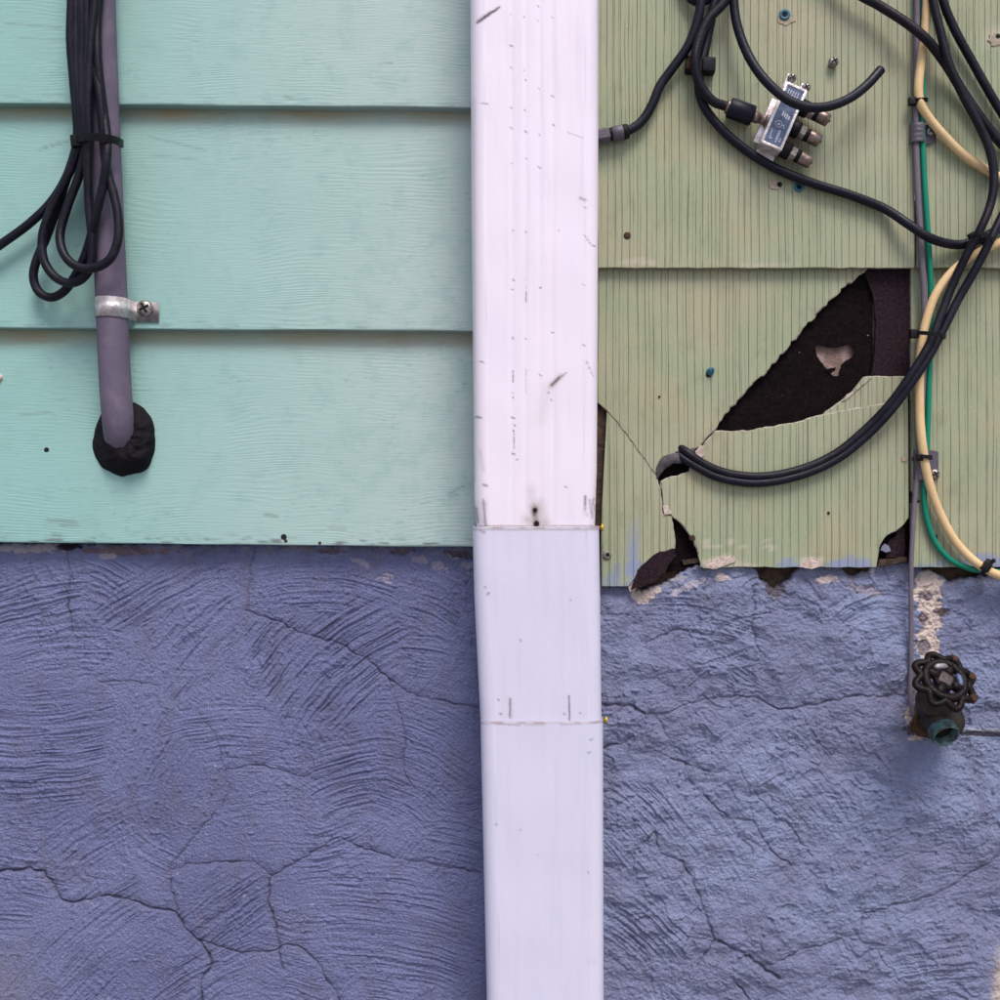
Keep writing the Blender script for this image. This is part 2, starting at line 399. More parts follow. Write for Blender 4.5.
# ------------------------------------------------------------------ stucco foundation wall (one trowelled surface)
def stucco():
    def axis(segs):
        out = []
        for a, b, s in segs: out.append(np.arange(a, b, s))
        return np.concatenate(out + [[segs[-1][1]]])
    xs = axis([(-230, -8, 8), (-8, 492, .85), (492, 592, 8), (592, 1010, .85), (1010, 1230, 8)])
    ys = axis([(528, 1008, .75), (1008, 1200, 6), (1200, 1500, 25)])
    X, Y = np.meshgrid(xs, ys)
    left = 1 - sstep(470, 610, X)          # 1 on the left bay
    H = 2.2 * fbm(X / 140, Y / 140, 1, 3) + (1 - left) * (4.5 * fbm(X / 85, Y / 75, 11, 3) + 3.2 * np.abs(fbm(X / 46, Y / 38, 15, 2)))
    # trowel strokes: patches laid over one another, each combed along an arc about its own centre
    St = np.zeros_like(H)
    def patch(px, py, rx, ry, cx, cy, lam=4.0, amp=1.0, soft=.45, rot=0.0, seed=0, groove=1.0):
        nonlocal St
        i0, i1 = np.searchsorted(xs, [px - 1.5 * max(rx, ry), px + 1.5 * max(rx, ry)]); j0, j1 = np.searchsorted(ys, [py - 1.5 * max(rx, ry), py + 1.5 * max(rx, ry)])
        if i1 - i0 < 2 or j1 - j0 < 2: return
        x = X[j0:j1, i0:i1]; y = Y[j0:j1, i0:i1]
        c, s_ = math.cos(rot), math.sin(rot); u = ((x - px) * c + (y - py) * s_) / rx; v = (-(x - px) * s_ + (y - py) * c) / ry
        e = np.sqrt(u * u + v * v) + .30 * perlin(x / 24, y / 24, 60 + seed % 5)
        m = 1 - sstep(1 - soft, 1.05, e)
        dx, dy = x - cx, y - cy; r = np.hypot(dx, dy); r = r + 1.6 * perlin(x / 30, y / 30, 40 + seed % 7); sl_ = np.arctan2(dy, dx) * np.hypot(px - cx, py - cy)
        n1 = perlin(r / (lam * 1.02) + seed * 7.3, sl_ / (lam * 26) + seed * 3.1, seed % 13)
        n2 = perlin(r / (lam * .55) + seed * 1.3, sl_ / (lam * 13), 14 + seed % 11)
        g = -np.exp(-(n1 / .15) ** 2) * sstep(-.1, .3, perlin(r / (lam * 3), sl_ / (lam * 14), 27 + seed % 5))
        h = amp * (n1 * .9 + n2 * .55 + groove * .95 * g)
        lip = .9 * amp * np.exp(-((e - .95) / .10) ** 2) * sstep(-.1, .4, perlin(x / 40, y / 40, 71))
        St[j0:j1, i0:i1] = St[j0:j1, i0:i1] * (1 - m) + m * h + lip * .6
    def at_angle(px, py, ang, bend, **k):       # stroke direction ang degrees above horizontal (to the right), bend = arc radius with sign
        a = R(ang); nx, ny = math.sin(a), math.cos(a)      # normal pointing down the picture
        return px + nx * bend, py + ny * bend
    rr = random.Random(5)
    for k in range(84):
        px = rr.uniform(-20, 480) if k % 2 else rr.uniform(600, 1020); py = rr.uniform(540, 1010)
        L = px < 490
        cx, cy = at_angle(px, py, rr.uniform(-35, 55) if L else rr.uniform(-60, 40), rr.choice([-1, 1]) * rr.uniform(90, 420))
        patch(px, py, rr.uniform(36, 80), rr.uniform(26, 54), cx, cy, rr.uniform(2.3, 3.4), rr.uniform(.5, .9) if L else rr.uniform(.15, .6), .6, rr.uniform(0, 3), k)
    big = [  # px, py, rx, ry, angle, bend, lambda, amp
        (30, 600, 70, 50, 14, 500, 3.6, 1.0), (165, 590, 90, 38, 27, 400, 3.8, 1.15), (190, 650, 75, 45, 48, 300, 3.6, 1.0),
        (330, 585, 85, 36, -4, 190, 3.8, 1.0), (430, 600, 50, 45, -22, 160, 3.5, .7), (60, 650, 70, 35, 6, 300, 3.6, .8), (150, 760, 70, 90, 62, 300, 3.2, .7),
        (45, 750, 80, 75, 3, -330, 4.0, 1.15), (250, 735, 90, 42, -3, 260, 3.4, .85), (330, 665, 92, 62, 42, 240, 5.2, 1.75), (285, 655, 40, 55, 50, 240, 3.8, 1.3),
        (365, 775, 85, 50, 8, 150, 4.0, 1.0), (430, 760, 55, 90, -28, 170, 3.6, .75), (255, 820, 80, 40, 4, 300, 3.0, .5), (90, 830, 70, 40, 30, 260, 3.2, .6),
        (225, 915, 58, 48, 36, 600, 3.6, 1.0), (80, 950, 100, 60, 42, 400, 3.4, .85), (390, 930, 110, 75, -8, 420, 4.0, 1.0), (200, 980, 80, 35, 30, 400, 3.4, .8), (460, 850, 40, 50, -15, 300, 3.4, .7),
        (865, 615, 52, 34, 20, 60, 3.6, 1.2), (735, 690, 52, 30, -32, 300, 4.2, 1.1), (640, 830, 50, 60, -48, 260, 4.4, 1.2), (640, 930, 55, 70, -40, 230, 4.2, 1.3),
        (810, 790, 70, 60, -48, 500, 4.4, .7), (930, 860, 70, 60, 14, 200, 4.2, .7), (930, 960, 60, 45, 10, 240, 4.0, 1.3), (700, 620, 70, 30, -8, 220, 4.2, 1.1), (700, 860, 50, 70, -55, 300, 5.6, 1.0),
        (960, 620, 45, 50, 8, 300, 3.0, .3), (840, 900, 70, 60, 60, 260, 3.2, .5), (730, 960, 60, 50, -30, 180, 4.0, .6)]
    for k, (px, py, rx, ry, an, be, la, am) in enumerate(big):
        cx, cy = at_angle(px, py, an, be); patch(px, py, rx, ry, cx, cy, la * (.76 if px < 500 else .9), am, .42, -R(an), 200 + k)
    vary = .45 + .75 * sstep(-.35, .35, fbm(X / 70, Y / 60, 76, 2)); St *= np.where(left > .5, .75 + .45 * sstep(-.35, .35, perlin(X / 80, Y / 80, 77)), .8 * vary)
    H += St * np.where(left > .5, 1.2, 1.3)
    # overlapping trowel layers: small ledges
    t = 2.2 * fbm(X / 95 + .35 * perlin(X / 30, Y / 30, 80), Y / 70 + .35 * perlin(X / 30, Y / 30, 81), 82, 3)
    led = np.floor(t) + sstep(.45, .55, t - np.floor(t)); H += (led - t) * (.8 + .9 * (1 - left)) * sstep(-.2, .3, perlin(X / 90, Y / 90, 85))
    rid = 1 - np.abs(fbm(X / 34 + .6 * perlin(X / 50, Y / 50, 90), Y / 26, 91, 3)); H += (1 - left) * .8 * (rid - .7) * sstep(-.25, .25, perlin(X / 80, Y / 80, 95))
    H += (.34 + .30 * (1 - left)) * fbm(X / 4.2, Y / 3.6, 100, 2) + 1.0 * (1 - left) * fbm(X / 15, Y / 12, 104, 3)
    nod2 = perlin(X / 3.4, Y / 3.0, 112); H += np.clip(nod2 - .40, 0, 1) * 3.2 * sstep(-.05, .35, perlin(X / 45, Y / 45, 113))
    nod = perlin(X / 5.5, Y / 5.5, 110); H += np.clip(nod - .36, 0, 1) * (3.4 + 2.2 * (1 - left)) * sstep(-.1, .3, perlin(X / 60, Y / 60, 111))
    # colours
    Cb = np.empty(X.shape + (3,)); f = sstep(-.45, .45, fbm(X / 150, Y / 150, 120, 3))[..., None]
    Lc = np.array([.140, .148, .305]) * (1 - f) + np.array([.170, .185, .355]) * f
    Rc = np.array([.200, .213, .348]) * (1 - f) + np.array([.240, .275, .435]) * f
    Cb = Lc * left[..., None] + Rc * (1 - left[..., None])
    def blend(mask, col):
        nonlocal Cb
        Cb = Cb * (1 - mask[..., None]) + np.array(col) * mask[..., None]
    # dirt washes and colour change at the two lower corners
    blend(.55 * sstep(70, 0, X + 18 * perlin(X / 20, Y / 20, 130)) * sstep(905, 990, Y + 20 * perlin(X / 25, Y / 25, 131)), (.19, .17, .22))
    blend(.85 * sstep(984, 1000, X + .06 * (Y - 1000) + 3 * perlin(X / 6, Y / 6, 132)) * sstep(930, 975, Y + 10 * perlin(X / 9, Y / 9, 133)), (.62, .50, .42))
    blend(.30 * sstep(.1, .7, fbm(X / 26, Y / 60, 134, 4)), (.13, .10, .16))
    # cracks
    dist = np.full(X.shape, 99.0); deep = np.zeros(X.shape)
    def crack(pts, wd=1.0, dep=2.0, jit=1.6, dark=.8, step=5):
        nonlocal H
        q = rough_line(pts, jit, step, rr); acc = np.full(X.shape, 99.0)
        a = np.array(q); i0, i1 = np.searchsorted(xs, [a[:, 0].min() - 12, a[:, 0].max() + 12]); j0, j1 = np.searchsorted(ys, [a[:, 1].min() - 12, a[:, 1].max() + 12])
        x = X[j0:j1, i0:i1]; y = Y[j0:j1, i0:i1]; dd = np.full(x.shape, 99.0)
        for (x0, y0), (x1, y1) in zip(q[:-1], q[1:]):
            vx, vy = x1 - x0, y1 - y0; t_ = np.clip(((x - x0) * vx + (y - y0) * vy) / (vx * vx + vy * vy + 1e-6), 0, 1)
            dd = np.minimum(dd, np.hypot(x - x0 - t_ * vx, y - y0 - t_ * vy))
        wv = wd * (.8 + .8 * perlin(x / 14, y / 14, 140)); md = .5 + .5 * sstep(-.35, .25, perlin(x / 22, y / 22, 145)); dep_ = dep * md; dk_ = dark * md
        k = np.exp(-(dd / np.maximum(wv, .3)) ** 2)
        H[j0:j1, i0:i1] -= dep_ * k + .35 * dep * np.exp(-(dd / 5) ** 2)
        mk = (dk_ * np.exp(-(dd / np.maximum(wv * .8, .3)) ** 2))[..., None]; mk2 = .22 * dark * np.exp(-(dd / 4.5) ** 2)[..., None]
        c = Cb[j0:j1, i0:i1]; c = c * (1 - mk2) + np.array([.10, .075, .13]) * mk2; Cb[j0:j1, i0:i1] = c * (1 - mk) + np.array([.030, .022, .040]) * mk
    Lp = lambda *p: [(x * .48, 530 + y * .48) for x, y in p]
    Rp = lambda *p: [(590 + x * .43, 570 + y * .43) for x, y in p]
    crack(Lp((140, 35), (150, 90), (140, 140), (150, 215)), 1.1, 2.0)
    crack(Lp((530, 35), (520, 110), (512, 170)), .9, 1.5, dark=.55)
    crack(Lp((512, 170), (560, 185), (640, 220), (700, 235), (770, 275), (810, 310), (850, 340), (900, 355), (960, 365), (1000, 372)), 1.1, 2.0, dark=.55)
    crack(Lp((810, 310), (830, 370), (845, 430), (840, 500), (858, 530)), .9, 1.8, dark=.5)
    crack(Lp((180, 300), (210, 318), (260, 315), (330, 325)), .8, 1.2, dark=.35)
    crack(Lp((415, 380), (450, 430), (465, 490), (478, 545), (460, 580), (420, 620), (390, 660), (355, 700), (355, 740), (370, 795)), .9, 1.6, dark=.5)
    crack(Lp((470, 500), (540, 490), (600, 505), (660, 522)), 1.0, 1.6, dark=.5)
    crack(Lp((-30, 716), (0, 712), (40, 710), (60, 705), (90, 712), (110, 740), (125, 770), (150, 778), (190, 770), (225, 762), (270, 772), (320, 788), (365, 797), (385, 830), (410, 855), (435, 885), (440, 905), (420, 940), (425, 1010)), 1.4, 2.8, dark=.95)
    crack(Lp((355, 710), (400, 695), (470, 690), (530, 690), (550, 705), (565, 720)), 1.0, 1.9, dark=.65)
    crack(Lp((565, 720), (620, 690), (680, 655), (710, 640), (760, 665), (830, 685), (900, 695), (1000, 715)), 1.0, 1.7, dark=.6)
    crack(Lp((565, 720), (558, 770), (575, 820), (580, 880), (590, 915)), 1.1, 2.0, dark=.75)
    crack(Lp((410, 855), (450, 868), (500, 882), (560, 880), (600, 865), (630, 875), (660, 900), (690, 950), (715, 1000)), 1.1, 2.0, dark=.75)
    crack(Rp((20, 310), (100, 318), (130, 335)), 1.5, 2.5); crack(Rp((20, 412), (70, 408), (100, 388)), 1.3, 2.4)
    crack(Rp((130, 335), (185, 332), (230, 310), (300, 297), (380, 295), (440, 325), (520, 315), (600, 295), (740, 290)), 1.2, 2.2, dark=.5)
    crack(Rp((190, 440), (230, 455), (280, 470)), 1.2, 2.2); crack(Rp((225, 455), (230, 490), (280, 540), (320, 575), (380, 582), (395, 610), (430, 660), (470, 690)), 1.0, 2.0, dark=.65)
    crack(Rp((400, 920), (450, 905), (490, 880), (560, 870), (630, 845), (635, 800), (700, 780), (800, 760), (870, 720), (960, 655)), 1.1, 1.9, dark=.55)
    crack(Rp((300, 862), (350, 885), (400, 920), (440, 950)), 1.9, 3.6); crack(Rp((340, 960), (370, 1000)), 1.6, 3.2); crack(Rp((600, 870), (620, 905)), .8, 1.2, dark=.5)
    crack(Rp((100, 660), (150, 610), (165, 660), (215, 680), (250, 750), (280, 830), (290, 860), (260, 905), (250, 920)), 1.2, 2.4, dark=.65)
    crack(Rp((378, 40), (385, 90), (375, 130), (395, 190)), 1.2, 1.6, dark=.5); crack(Rp((150, 335), (190, 400), (215, 430)), .8, 1.5, dark=.5)
    crack(Rp((330, 430), (370, 500), (420, 560), (470, 600), (520, 670)), 1.0, 1.8, dark=.3); crack(Rp((420, 100), (350, 110), (280, 150), (200, 140), (130, 170)), 1.2, 2.0, dark=.3)
    # ragged top edge, dropping back under the siding
    top = np.where(X < 540, 543.5 + 2.2 * perlin(X / 18, X * 0, 150) + 1.2 * perlin(X / 5, X * 0, 151), 0)
    tx = [540, 604, 628, 636, 650, 668, 690, 702, 730, 752, 762, 775, 790, 802, 830, 842, 850, 868, 880, 906, 914, 938, 950, 1000, 1240]
    ty = [581, 583, 585, 592, 587, 580, 566, 565, 563, 562, 580, 587, 578, 563, 562, 564, 576, 570, 562, 560, 564, 572, 580, 571, 570]
    topR = np.interp(X, tx, ty) + 2.0 * perlin(X / 7, Y / 9, 152) + 1.4 * perlin(X / 3.3, Y / 4, 153)
    top = np.where(X < 540, top + 1.4 * perlin(X / 6, Y / 4, 154), topR)
    e = Y - top
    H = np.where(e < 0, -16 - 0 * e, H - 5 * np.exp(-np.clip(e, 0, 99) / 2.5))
    chip = np.exp(-np.clip(e, 0, 99) / 6.0) * sstep(.05, .35, perlin(X / 13, Y / 6, 160)); blend(.8 * chip * (e > 0), (.40, .30, .27))
    chip2 = np.exp(-np.clip(e, 0, 99) / 5.0) * sstep(.0, .3, perlin(X / 20, Y / 7, 161)); blend(.8 * chip2 * (e > 0), (.085, .055, .05))
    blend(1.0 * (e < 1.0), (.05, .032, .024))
    def blob(cx, cy, rx, ry, col, a=.95, dh=0.0, rot=0.0, nz=.45, sc=7.0, seed=170):
        nonlocal H
        c, s_ = math.cos(rot), math.sin(rot); u = ((X - cx) * c + (Y - cy) * s_) / rx; v = (-(X - cx) * s_ + (Y - cy) * c) / ry
        ee = np.sqrt(u * u + v * v) + nz * perlin(X / sc, Y / sc, seed) + .5 * nz * perlin(X / (sc * .4), Y / (sc * .4), seed + 1)
        m = 1 - sstep(.88, 1.0, ee); blend(a * m * (e > 0), col); H += dh * m
    cream = (.68, .55, .50)
    blob(32, 548, 40, 5, (.42, .36, .40), .9, 1.5); blob(68, 547, 13, 3, (.02, .015, .015), 1, -9)
    blob(128, 551, 46, 4, (.20, .10, .09), .8, -1); blob(108, 556, 9, 3, (.44, .37, .40), .8, 0)
    for (x, y) in [(362, 562), (386, 578), (420, 560), (438, 566), (452, 556), (465, 565), (476, 574)]: blob(x, y, 9, 4, (.40, .34, .42), .8, -.8, .3, .7, 6)
    for (x, y) in [(455, 553), (470, 556), (400, 551), (330, 551)]: blob(x, y, 12, 3, (.14, .08, .07), .8, -1.5, 0, .7, 6)
    blob(642, 596, 12, 8, cream, .95, -1.2); blob(655, 590, 7, 4, cream, .9); blob(690, 586, 22, 4, (.50, .45, .55), .8, .8, -.45); blob(676, 578, 14, 3, (.50, .46, .52), .7)
    blob(722, 577, 8, 4, cream, .7); blob(826, 580, 14, 4, cream, .7, 0, -.2); blob(866, 590, 20, 5, (.36, .30, .33), .7, -1, .2); blob(700, 600, 14, 8, (.12, .10, .15), .5); blob(776, 590, 10, 8, (.09, .05, .03), .8, -2)
    # the peeled strip above the tap
    blob(928, 585, 15, 17, cream, .97, -1.6, .2, .5, 8); blob(930, 610, 13, 22, cream, .97, -1.6, -.1, .5, 8, 180); blob(926, 640, 11, 20, cream, .97, -1.6, 0, .5, 8, 183); blob(934, 648, 5, 16, cream, .97, -1.0, 0, .3, 8, 186)
    blob(927, 597, 8, 4, (.22, .16, .17), .9, -1); blob(923, 619, 4.5, 9, (.20, .14, .14), .9, -1.2); blob(924, 649, 7, 8, (.20, .15, .16), .9, -1.2); blob(942, 612, 8, 5, (.14, .07, .06), .8, -1)
    blob(922, 667, 9, 9, (.50, .46, .5), .5); blob(914, 690, 8, 26, (.13, .09, .10), .8, -1.5); blob(918, 722, 16, 16, (.06, .032, .022), .9, -1.0, 0, .5, 6); blob(907, 712, 4, 13, cream, .95, -.5); blob(916, 738, 7, 3, cream, .8)
    blob(978, 715, 26, 10, (.155, .155, .26), .6, -1.8, -.1); H += 3.0 * np.exp(-((Y - 722 - .03 * (X - 960)) / 9) ** 2) * sstep(955, 985, X)
    blob(985, 729.5, 26, 1.6, (.46, .42, .48), .8, .8, .03, .5, 6); blob(980, 734, 30, 2.5, (.12, .075, .07), .8, -2.5, .03, .5, 6)
    H -= 7 * np.exp(-((X - 945) / 30) ** 2 - ((Y - 800) / 18) ** 2) * 0
    for _ in range(70):   # pinholes and pale grains
        x = rr.choice([rr.uniform(0, 480), rr.uniform(610, 1000)]); y = rr.uniform(560, 1000); blob(x, y, rr.uniform(1, 2), rr.uniform(.8, 1.6), rr.choice([(.05, .04, .07), (.34, .34, .46)]), .8, 0, 0, .2)
    V = np.stack([X - 500, -H, 500 - Y], -1).reshape(-1, 3)
    nx, ny = len(xs), len(ys); i = np.arange(nx - 1); j = np.arange(ny - 1)[:, None]; a = (j * nx + i).ravel()
    F = np.stack([a, a + nx, a + nx + 1, a + 1], 1)
    o = mesh_obj('foundation_wall', V, F, M['stucco'], colors=Cb.reshape(-1, 3))
    tag(o, 'rough blue painted stucco foundation wall with cracks and trowel marks along the bottom', 'wall')
stucco()

# ------------------------------------------------------------------ aqua clapboards, left
clap = thing('clapboard_siding', (-200, 0, -60), 'aqua green painted wooden clapboard siding left of the white downspout', 'siding')
CB_OUT, CB_IN = 16.0, 3.0
seams = [(-110, -106), (102.5, 106.5), (327, 330), (541, 546)]
def seam_y(k, x): a, b = seams[k]; return a + (b - a) * x / 470.0 + .7 * perlin(np.asarray(x, float) / 90, np.zeros_like(np.asarray(x, float)) + k * 9.1, 3)
def clap_d(px, py):
    """front distance of the siding at a pixel"""
    for k in (1, 2, 3):
        b = float(seam_y(k, px)); t = float(seam_y(k - 1, px))
        if py <= b: return CB_IN + (CB_OUT - CB_IN) * max(0., (py - t + 14)) / (b - t + 14)
    return 4.0
def clapboards():
    xs = np.arange(-230, 541, 3.0)
    for k in (1, 2, 3):
        b = seam_y(k, xs); t = seam_y(k - 1, xs)
        zb = (500 - b) * (D - CB_OUT) / D; zt = (500 - t) * (D - CB_OUT) / D + 14
        rows = []; wear = []
        ts = np.linspace(0, 1, 110)
        for tt in ts:
            z = zt + (zb - zt) * tt; d = CB_IN + (CB_OUT - CB_IN) * tt + .5 * perlin(xs / 120, xs * 0 + tt * 3 + k * 5, 5)
            rows.append(np.stack([(xs - 500) * (D - d) / D, -d, z + (0 if tt < 1 else 0)], 1))
            py = 500 - z * D / (D - d); below = py - t
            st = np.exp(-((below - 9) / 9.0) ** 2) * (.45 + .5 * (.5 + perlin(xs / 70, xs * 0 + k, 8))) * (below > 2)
            up = b - py
            gr = sstep(13, 0, up) * sstep(.12, .7, fbm(xs / 22, xs * 0 + py / 3.0, 20 + k, 4)) * (.85 if k == 3 else .3)
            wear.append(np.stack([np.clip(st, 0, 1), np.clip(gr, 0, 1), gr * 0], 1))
        for dz, dd in ((-.5, .15), (-1.0, .7), (-1.0, .7), (-1.0, 8), (-1.0, 15.5)):
            z = zb + dz; rows.append(np.stack([(xs - 500) * (D - CB_OUT) / D, -(CB_OUT - dd) + 0 * xs, z], 1)); wear.append(np.zeros((len(xs), 3)) + np.array([.0, .25, 0]))
        V = np.stack(rows); Wr = np.stack(wear); n = len(xs); m = len(rows)
        PX = V[..., 0] * D / (D + V[..., 1]) + 500; PY = 500 - V[..., 2] * D / (D + V[..., 1])
        def scr(x0, y0, x1, y1, w_, a):
            vx, vy = x1 - x0, y1 - y0; t_ = np.clip(((PX - x0) * vx + (PY - y0) * vy) / (vx * vx + vy * vy + 1e-6), 0, 1)
            dd = np.hypot((PX - x0 - t_ * vx) * .6, PY - y0 - t_ * vy); Wr[..., 1] = np.maximum(Wr[..., 1], a * np.exp(-(dd / w_) ** 2))
        for s_ in [(448, 494, 464, 486, 1.0, .5), (450, 497, 458, 495, 1, .4), (266, 515, 276, 516, 1.2, .7), (330, 528, 345, 529, 1.2, .4), (48, 520, 76, 522, 1.3, .5), (60, 525, 80, 526, 1, .4),
                   (20, 415, 50, 412, 1.2, .3), (150, 137, 205, 150, 1.0, .35), (150, 155, 200, 160, .9, .3), (40, 150, 80, 138, .9, .4), (44, 147, 60, 142, .9, .4), (5, 23, 60, 28, .9, .35), (20, 38, 70, 40, .9, .3), (285, 97, 292, 98, 1.2, .6), (380, 64, 392, 63, .9, .5)]:
            scr(*s_)
        i = np.arange(n - 1); j = np.arange(m - 1)[:, None]; j = np.array([q for q in range(m - 1) if q != m - 4])[:, None]; a = (j * n + i).ravel(); F = np.stack([a, a + n, a + n + 1, a + 1], 1)
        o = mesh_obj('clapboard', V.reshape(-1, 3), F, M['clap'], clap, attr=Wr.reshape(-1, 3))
    def hole(px, py, r, m=M['hole'], nm='nail_hole'):
        d = clap_d(px, py); v, f = lathe_geo(T(px, py, d - 1), (0, -1, 0), [(0, r), (1.2, r), (1.25, r * .9)], 12); mesh_obj(nm, v, f, m, clap)
    hole(47, 450, 2.6); hole(284, 537, 3.0); hole(286, 541, 1.8, M['rust'], 'nail'); hole(320, 543, 1.6, M['rust'], 'nail')
    v, f = lathe_geo(T(-1, 378, clap_d(0, 378) - 1), (0, -1, 0), [(0, 4.5), (2, 4.6), (4, 3.5), (5, 1.5)], 12); mesh_obj('putty_bead', v, f, M['flake'], clap)
clapboards()

# ------------------------------------------------------------------ green shingles, right
shing = thing('shingle_siding', (280, 0, -90), 'olive green combed cement shingle siding, broken open, right of the white downspout', 'siding')
def d_row1(x, y): return 8 + 5.0 * min(1.0, max(0, (y + 220) / 488))
def d_row2(x, y): return 4.5 + 3.5 * min(1.0, max(0, (y - 262) / 320))
def shingle(name, poly, df, parent, thick=4.5, flecks=()):
    # front: regular grid of points clipped by the outline -> delaunay, so vertex paint has resolution
    from mathutils.geometry import delaunay_2d_cdt
    n = len(poly); P2 = [Vector((x, y)) for x, y in poly]
    A = np.array(poly); xs = np.arange(A[:, 0].min() + 3, A[:, 0].max() - 2, 6.0); ys = np.concatenate([np.arange(max(A[:, 1].min() + 3, -60), min(A[:, 1].max() - 30, 520), 14.0), np.arange(max(A[:, 1].max() - 30, A[:, 1].min() + 3), A[:, 1].max() - 1, 3.0)])
    G = np.array([(x, y) for x in xs for y in ys])
    ins = np.zeros(len(G), bool); j = n - 1
    for i in range(n):
        c = ((A[i, 1] > G[:, 1]) != (A[j, 1] > G[:, 1])) & (G[:, 0] < (A[j, 0] - A[i, 0]) * (G[:, 1] - A[i, 1]) / (A[j, 1] - A[i, 1] + 1e-9) + A[i, 0]); ins ^= c; j = i
    dmin = np.full(len(G), 99.0)
    for i in range(n):
        j = (i + 1) % n; vx, vy = A[j] - A[i]; t_ = np.clip(((G[:, 0] - A[i, 0]) * vx + (G[:, 1] - A[i, 1]) * vy) / (vx * vx + vy * vy + 1e-9), 0, 1)
        dmin = np.minimum(dmin, np.hypot(G[:, 0] - A[i, 0] - t_ * vx, G[:, 1] - A[i, 1] - t_ * vy))
    G = G[ins & (dmin > 1.2)]
    pts = P2 + [Vector(g) for g in G]
    ov, oe, of, _, _, _ = delaunay_2d_cdt(pts, [], [list(range(n))], 1, 1e-4)
    Q = np.array([v[:] for v in ov]); N = len(Q)
    front = np.array([T(x, y, df(x, y) + .5 * float(perlin(np.array(x / 60.), np.array(y / 60.), 31))) for x, y in Q])
    # outline of the result = first n input points keep their order
    ar = sum(A[i, 0] * A[(i + 1) % n, 1] - A[(i + 1) % n, 0] * A[i, 1] for i in range(n)); sg = 1 if ar > 0 else -1
    tn = np.roll(A, -1, 0) - np.roll(A, 1, 0); tn /= np.linalg.norm(tn, axis=1)[:, None] + 1e-9
    seg = np.hypot(*(np.roll(A, -1, 0) - A).T); frac = (seg < 6.4) & (np.roll(seg, 1) < 6.4)
    on = np.stack([tn[:, 1], -tn[:, 0]], 1) * sg                # outward in the picture plane (y down)
    cw = np.where(frac, 1.0 + .6 * perlin(A[:, 0] / 11, A[:, 1] / 11, 37), .15)
    mid = front[:n] + np.stack([on[:, 0] * cw, cw * .9, -on[:, 1] * cw], 1)
    B = mid + np.array([0, thick, 0])
    V = np.vstack([front, mid, B]); F = []; K = []
    for f_ in of:
        a, b, c = [front[i] for i in f_[:3]]
        nrm = np.cross(b - a, c - a); F.append(tuple(f_) if nrm[1] < 0 else tuple(f_)[::-1]); K.append(0)
    for i in range(n):
        j = (i + 1) % n; q = (i, N + i, N + j, j); F.append(q if ar < 0 else q[::-1]); K.append(1 if frac[i] or frac[j] else 0)
        q = (N + i, N + n + i, N + n + j, N + j); F.append(q if ar < 0 else q[::-1]); K.append(1)
    F.append(tuple(range(N + n, N + 2 * n)) if ar > 0 else tuple(range(N + 2 * n - 1, N + n - 1, -1))); K.append(1)
    W = np.zeros((len(V), 3)); x, y = Q[:, 0], Q[:, 1]
    for (cx, cy, rx, ry, ch, a) in flecks:
        ee = np.sqrt(((x - cx) / rx) ** 2 + ((y - cy) / ry) ** 2) + .5 * perlin(x / 9, y / 6, 33); W[:N, ch] = np.maximum(W[:N, ch], a * (1 - sstep(.75, 1.05, ee)))
    o = mesh_obj(name, V, F, None, parent, smooth=False, mats=[M['shingle'], M['core']], fmat=K, attr=W)
    return o
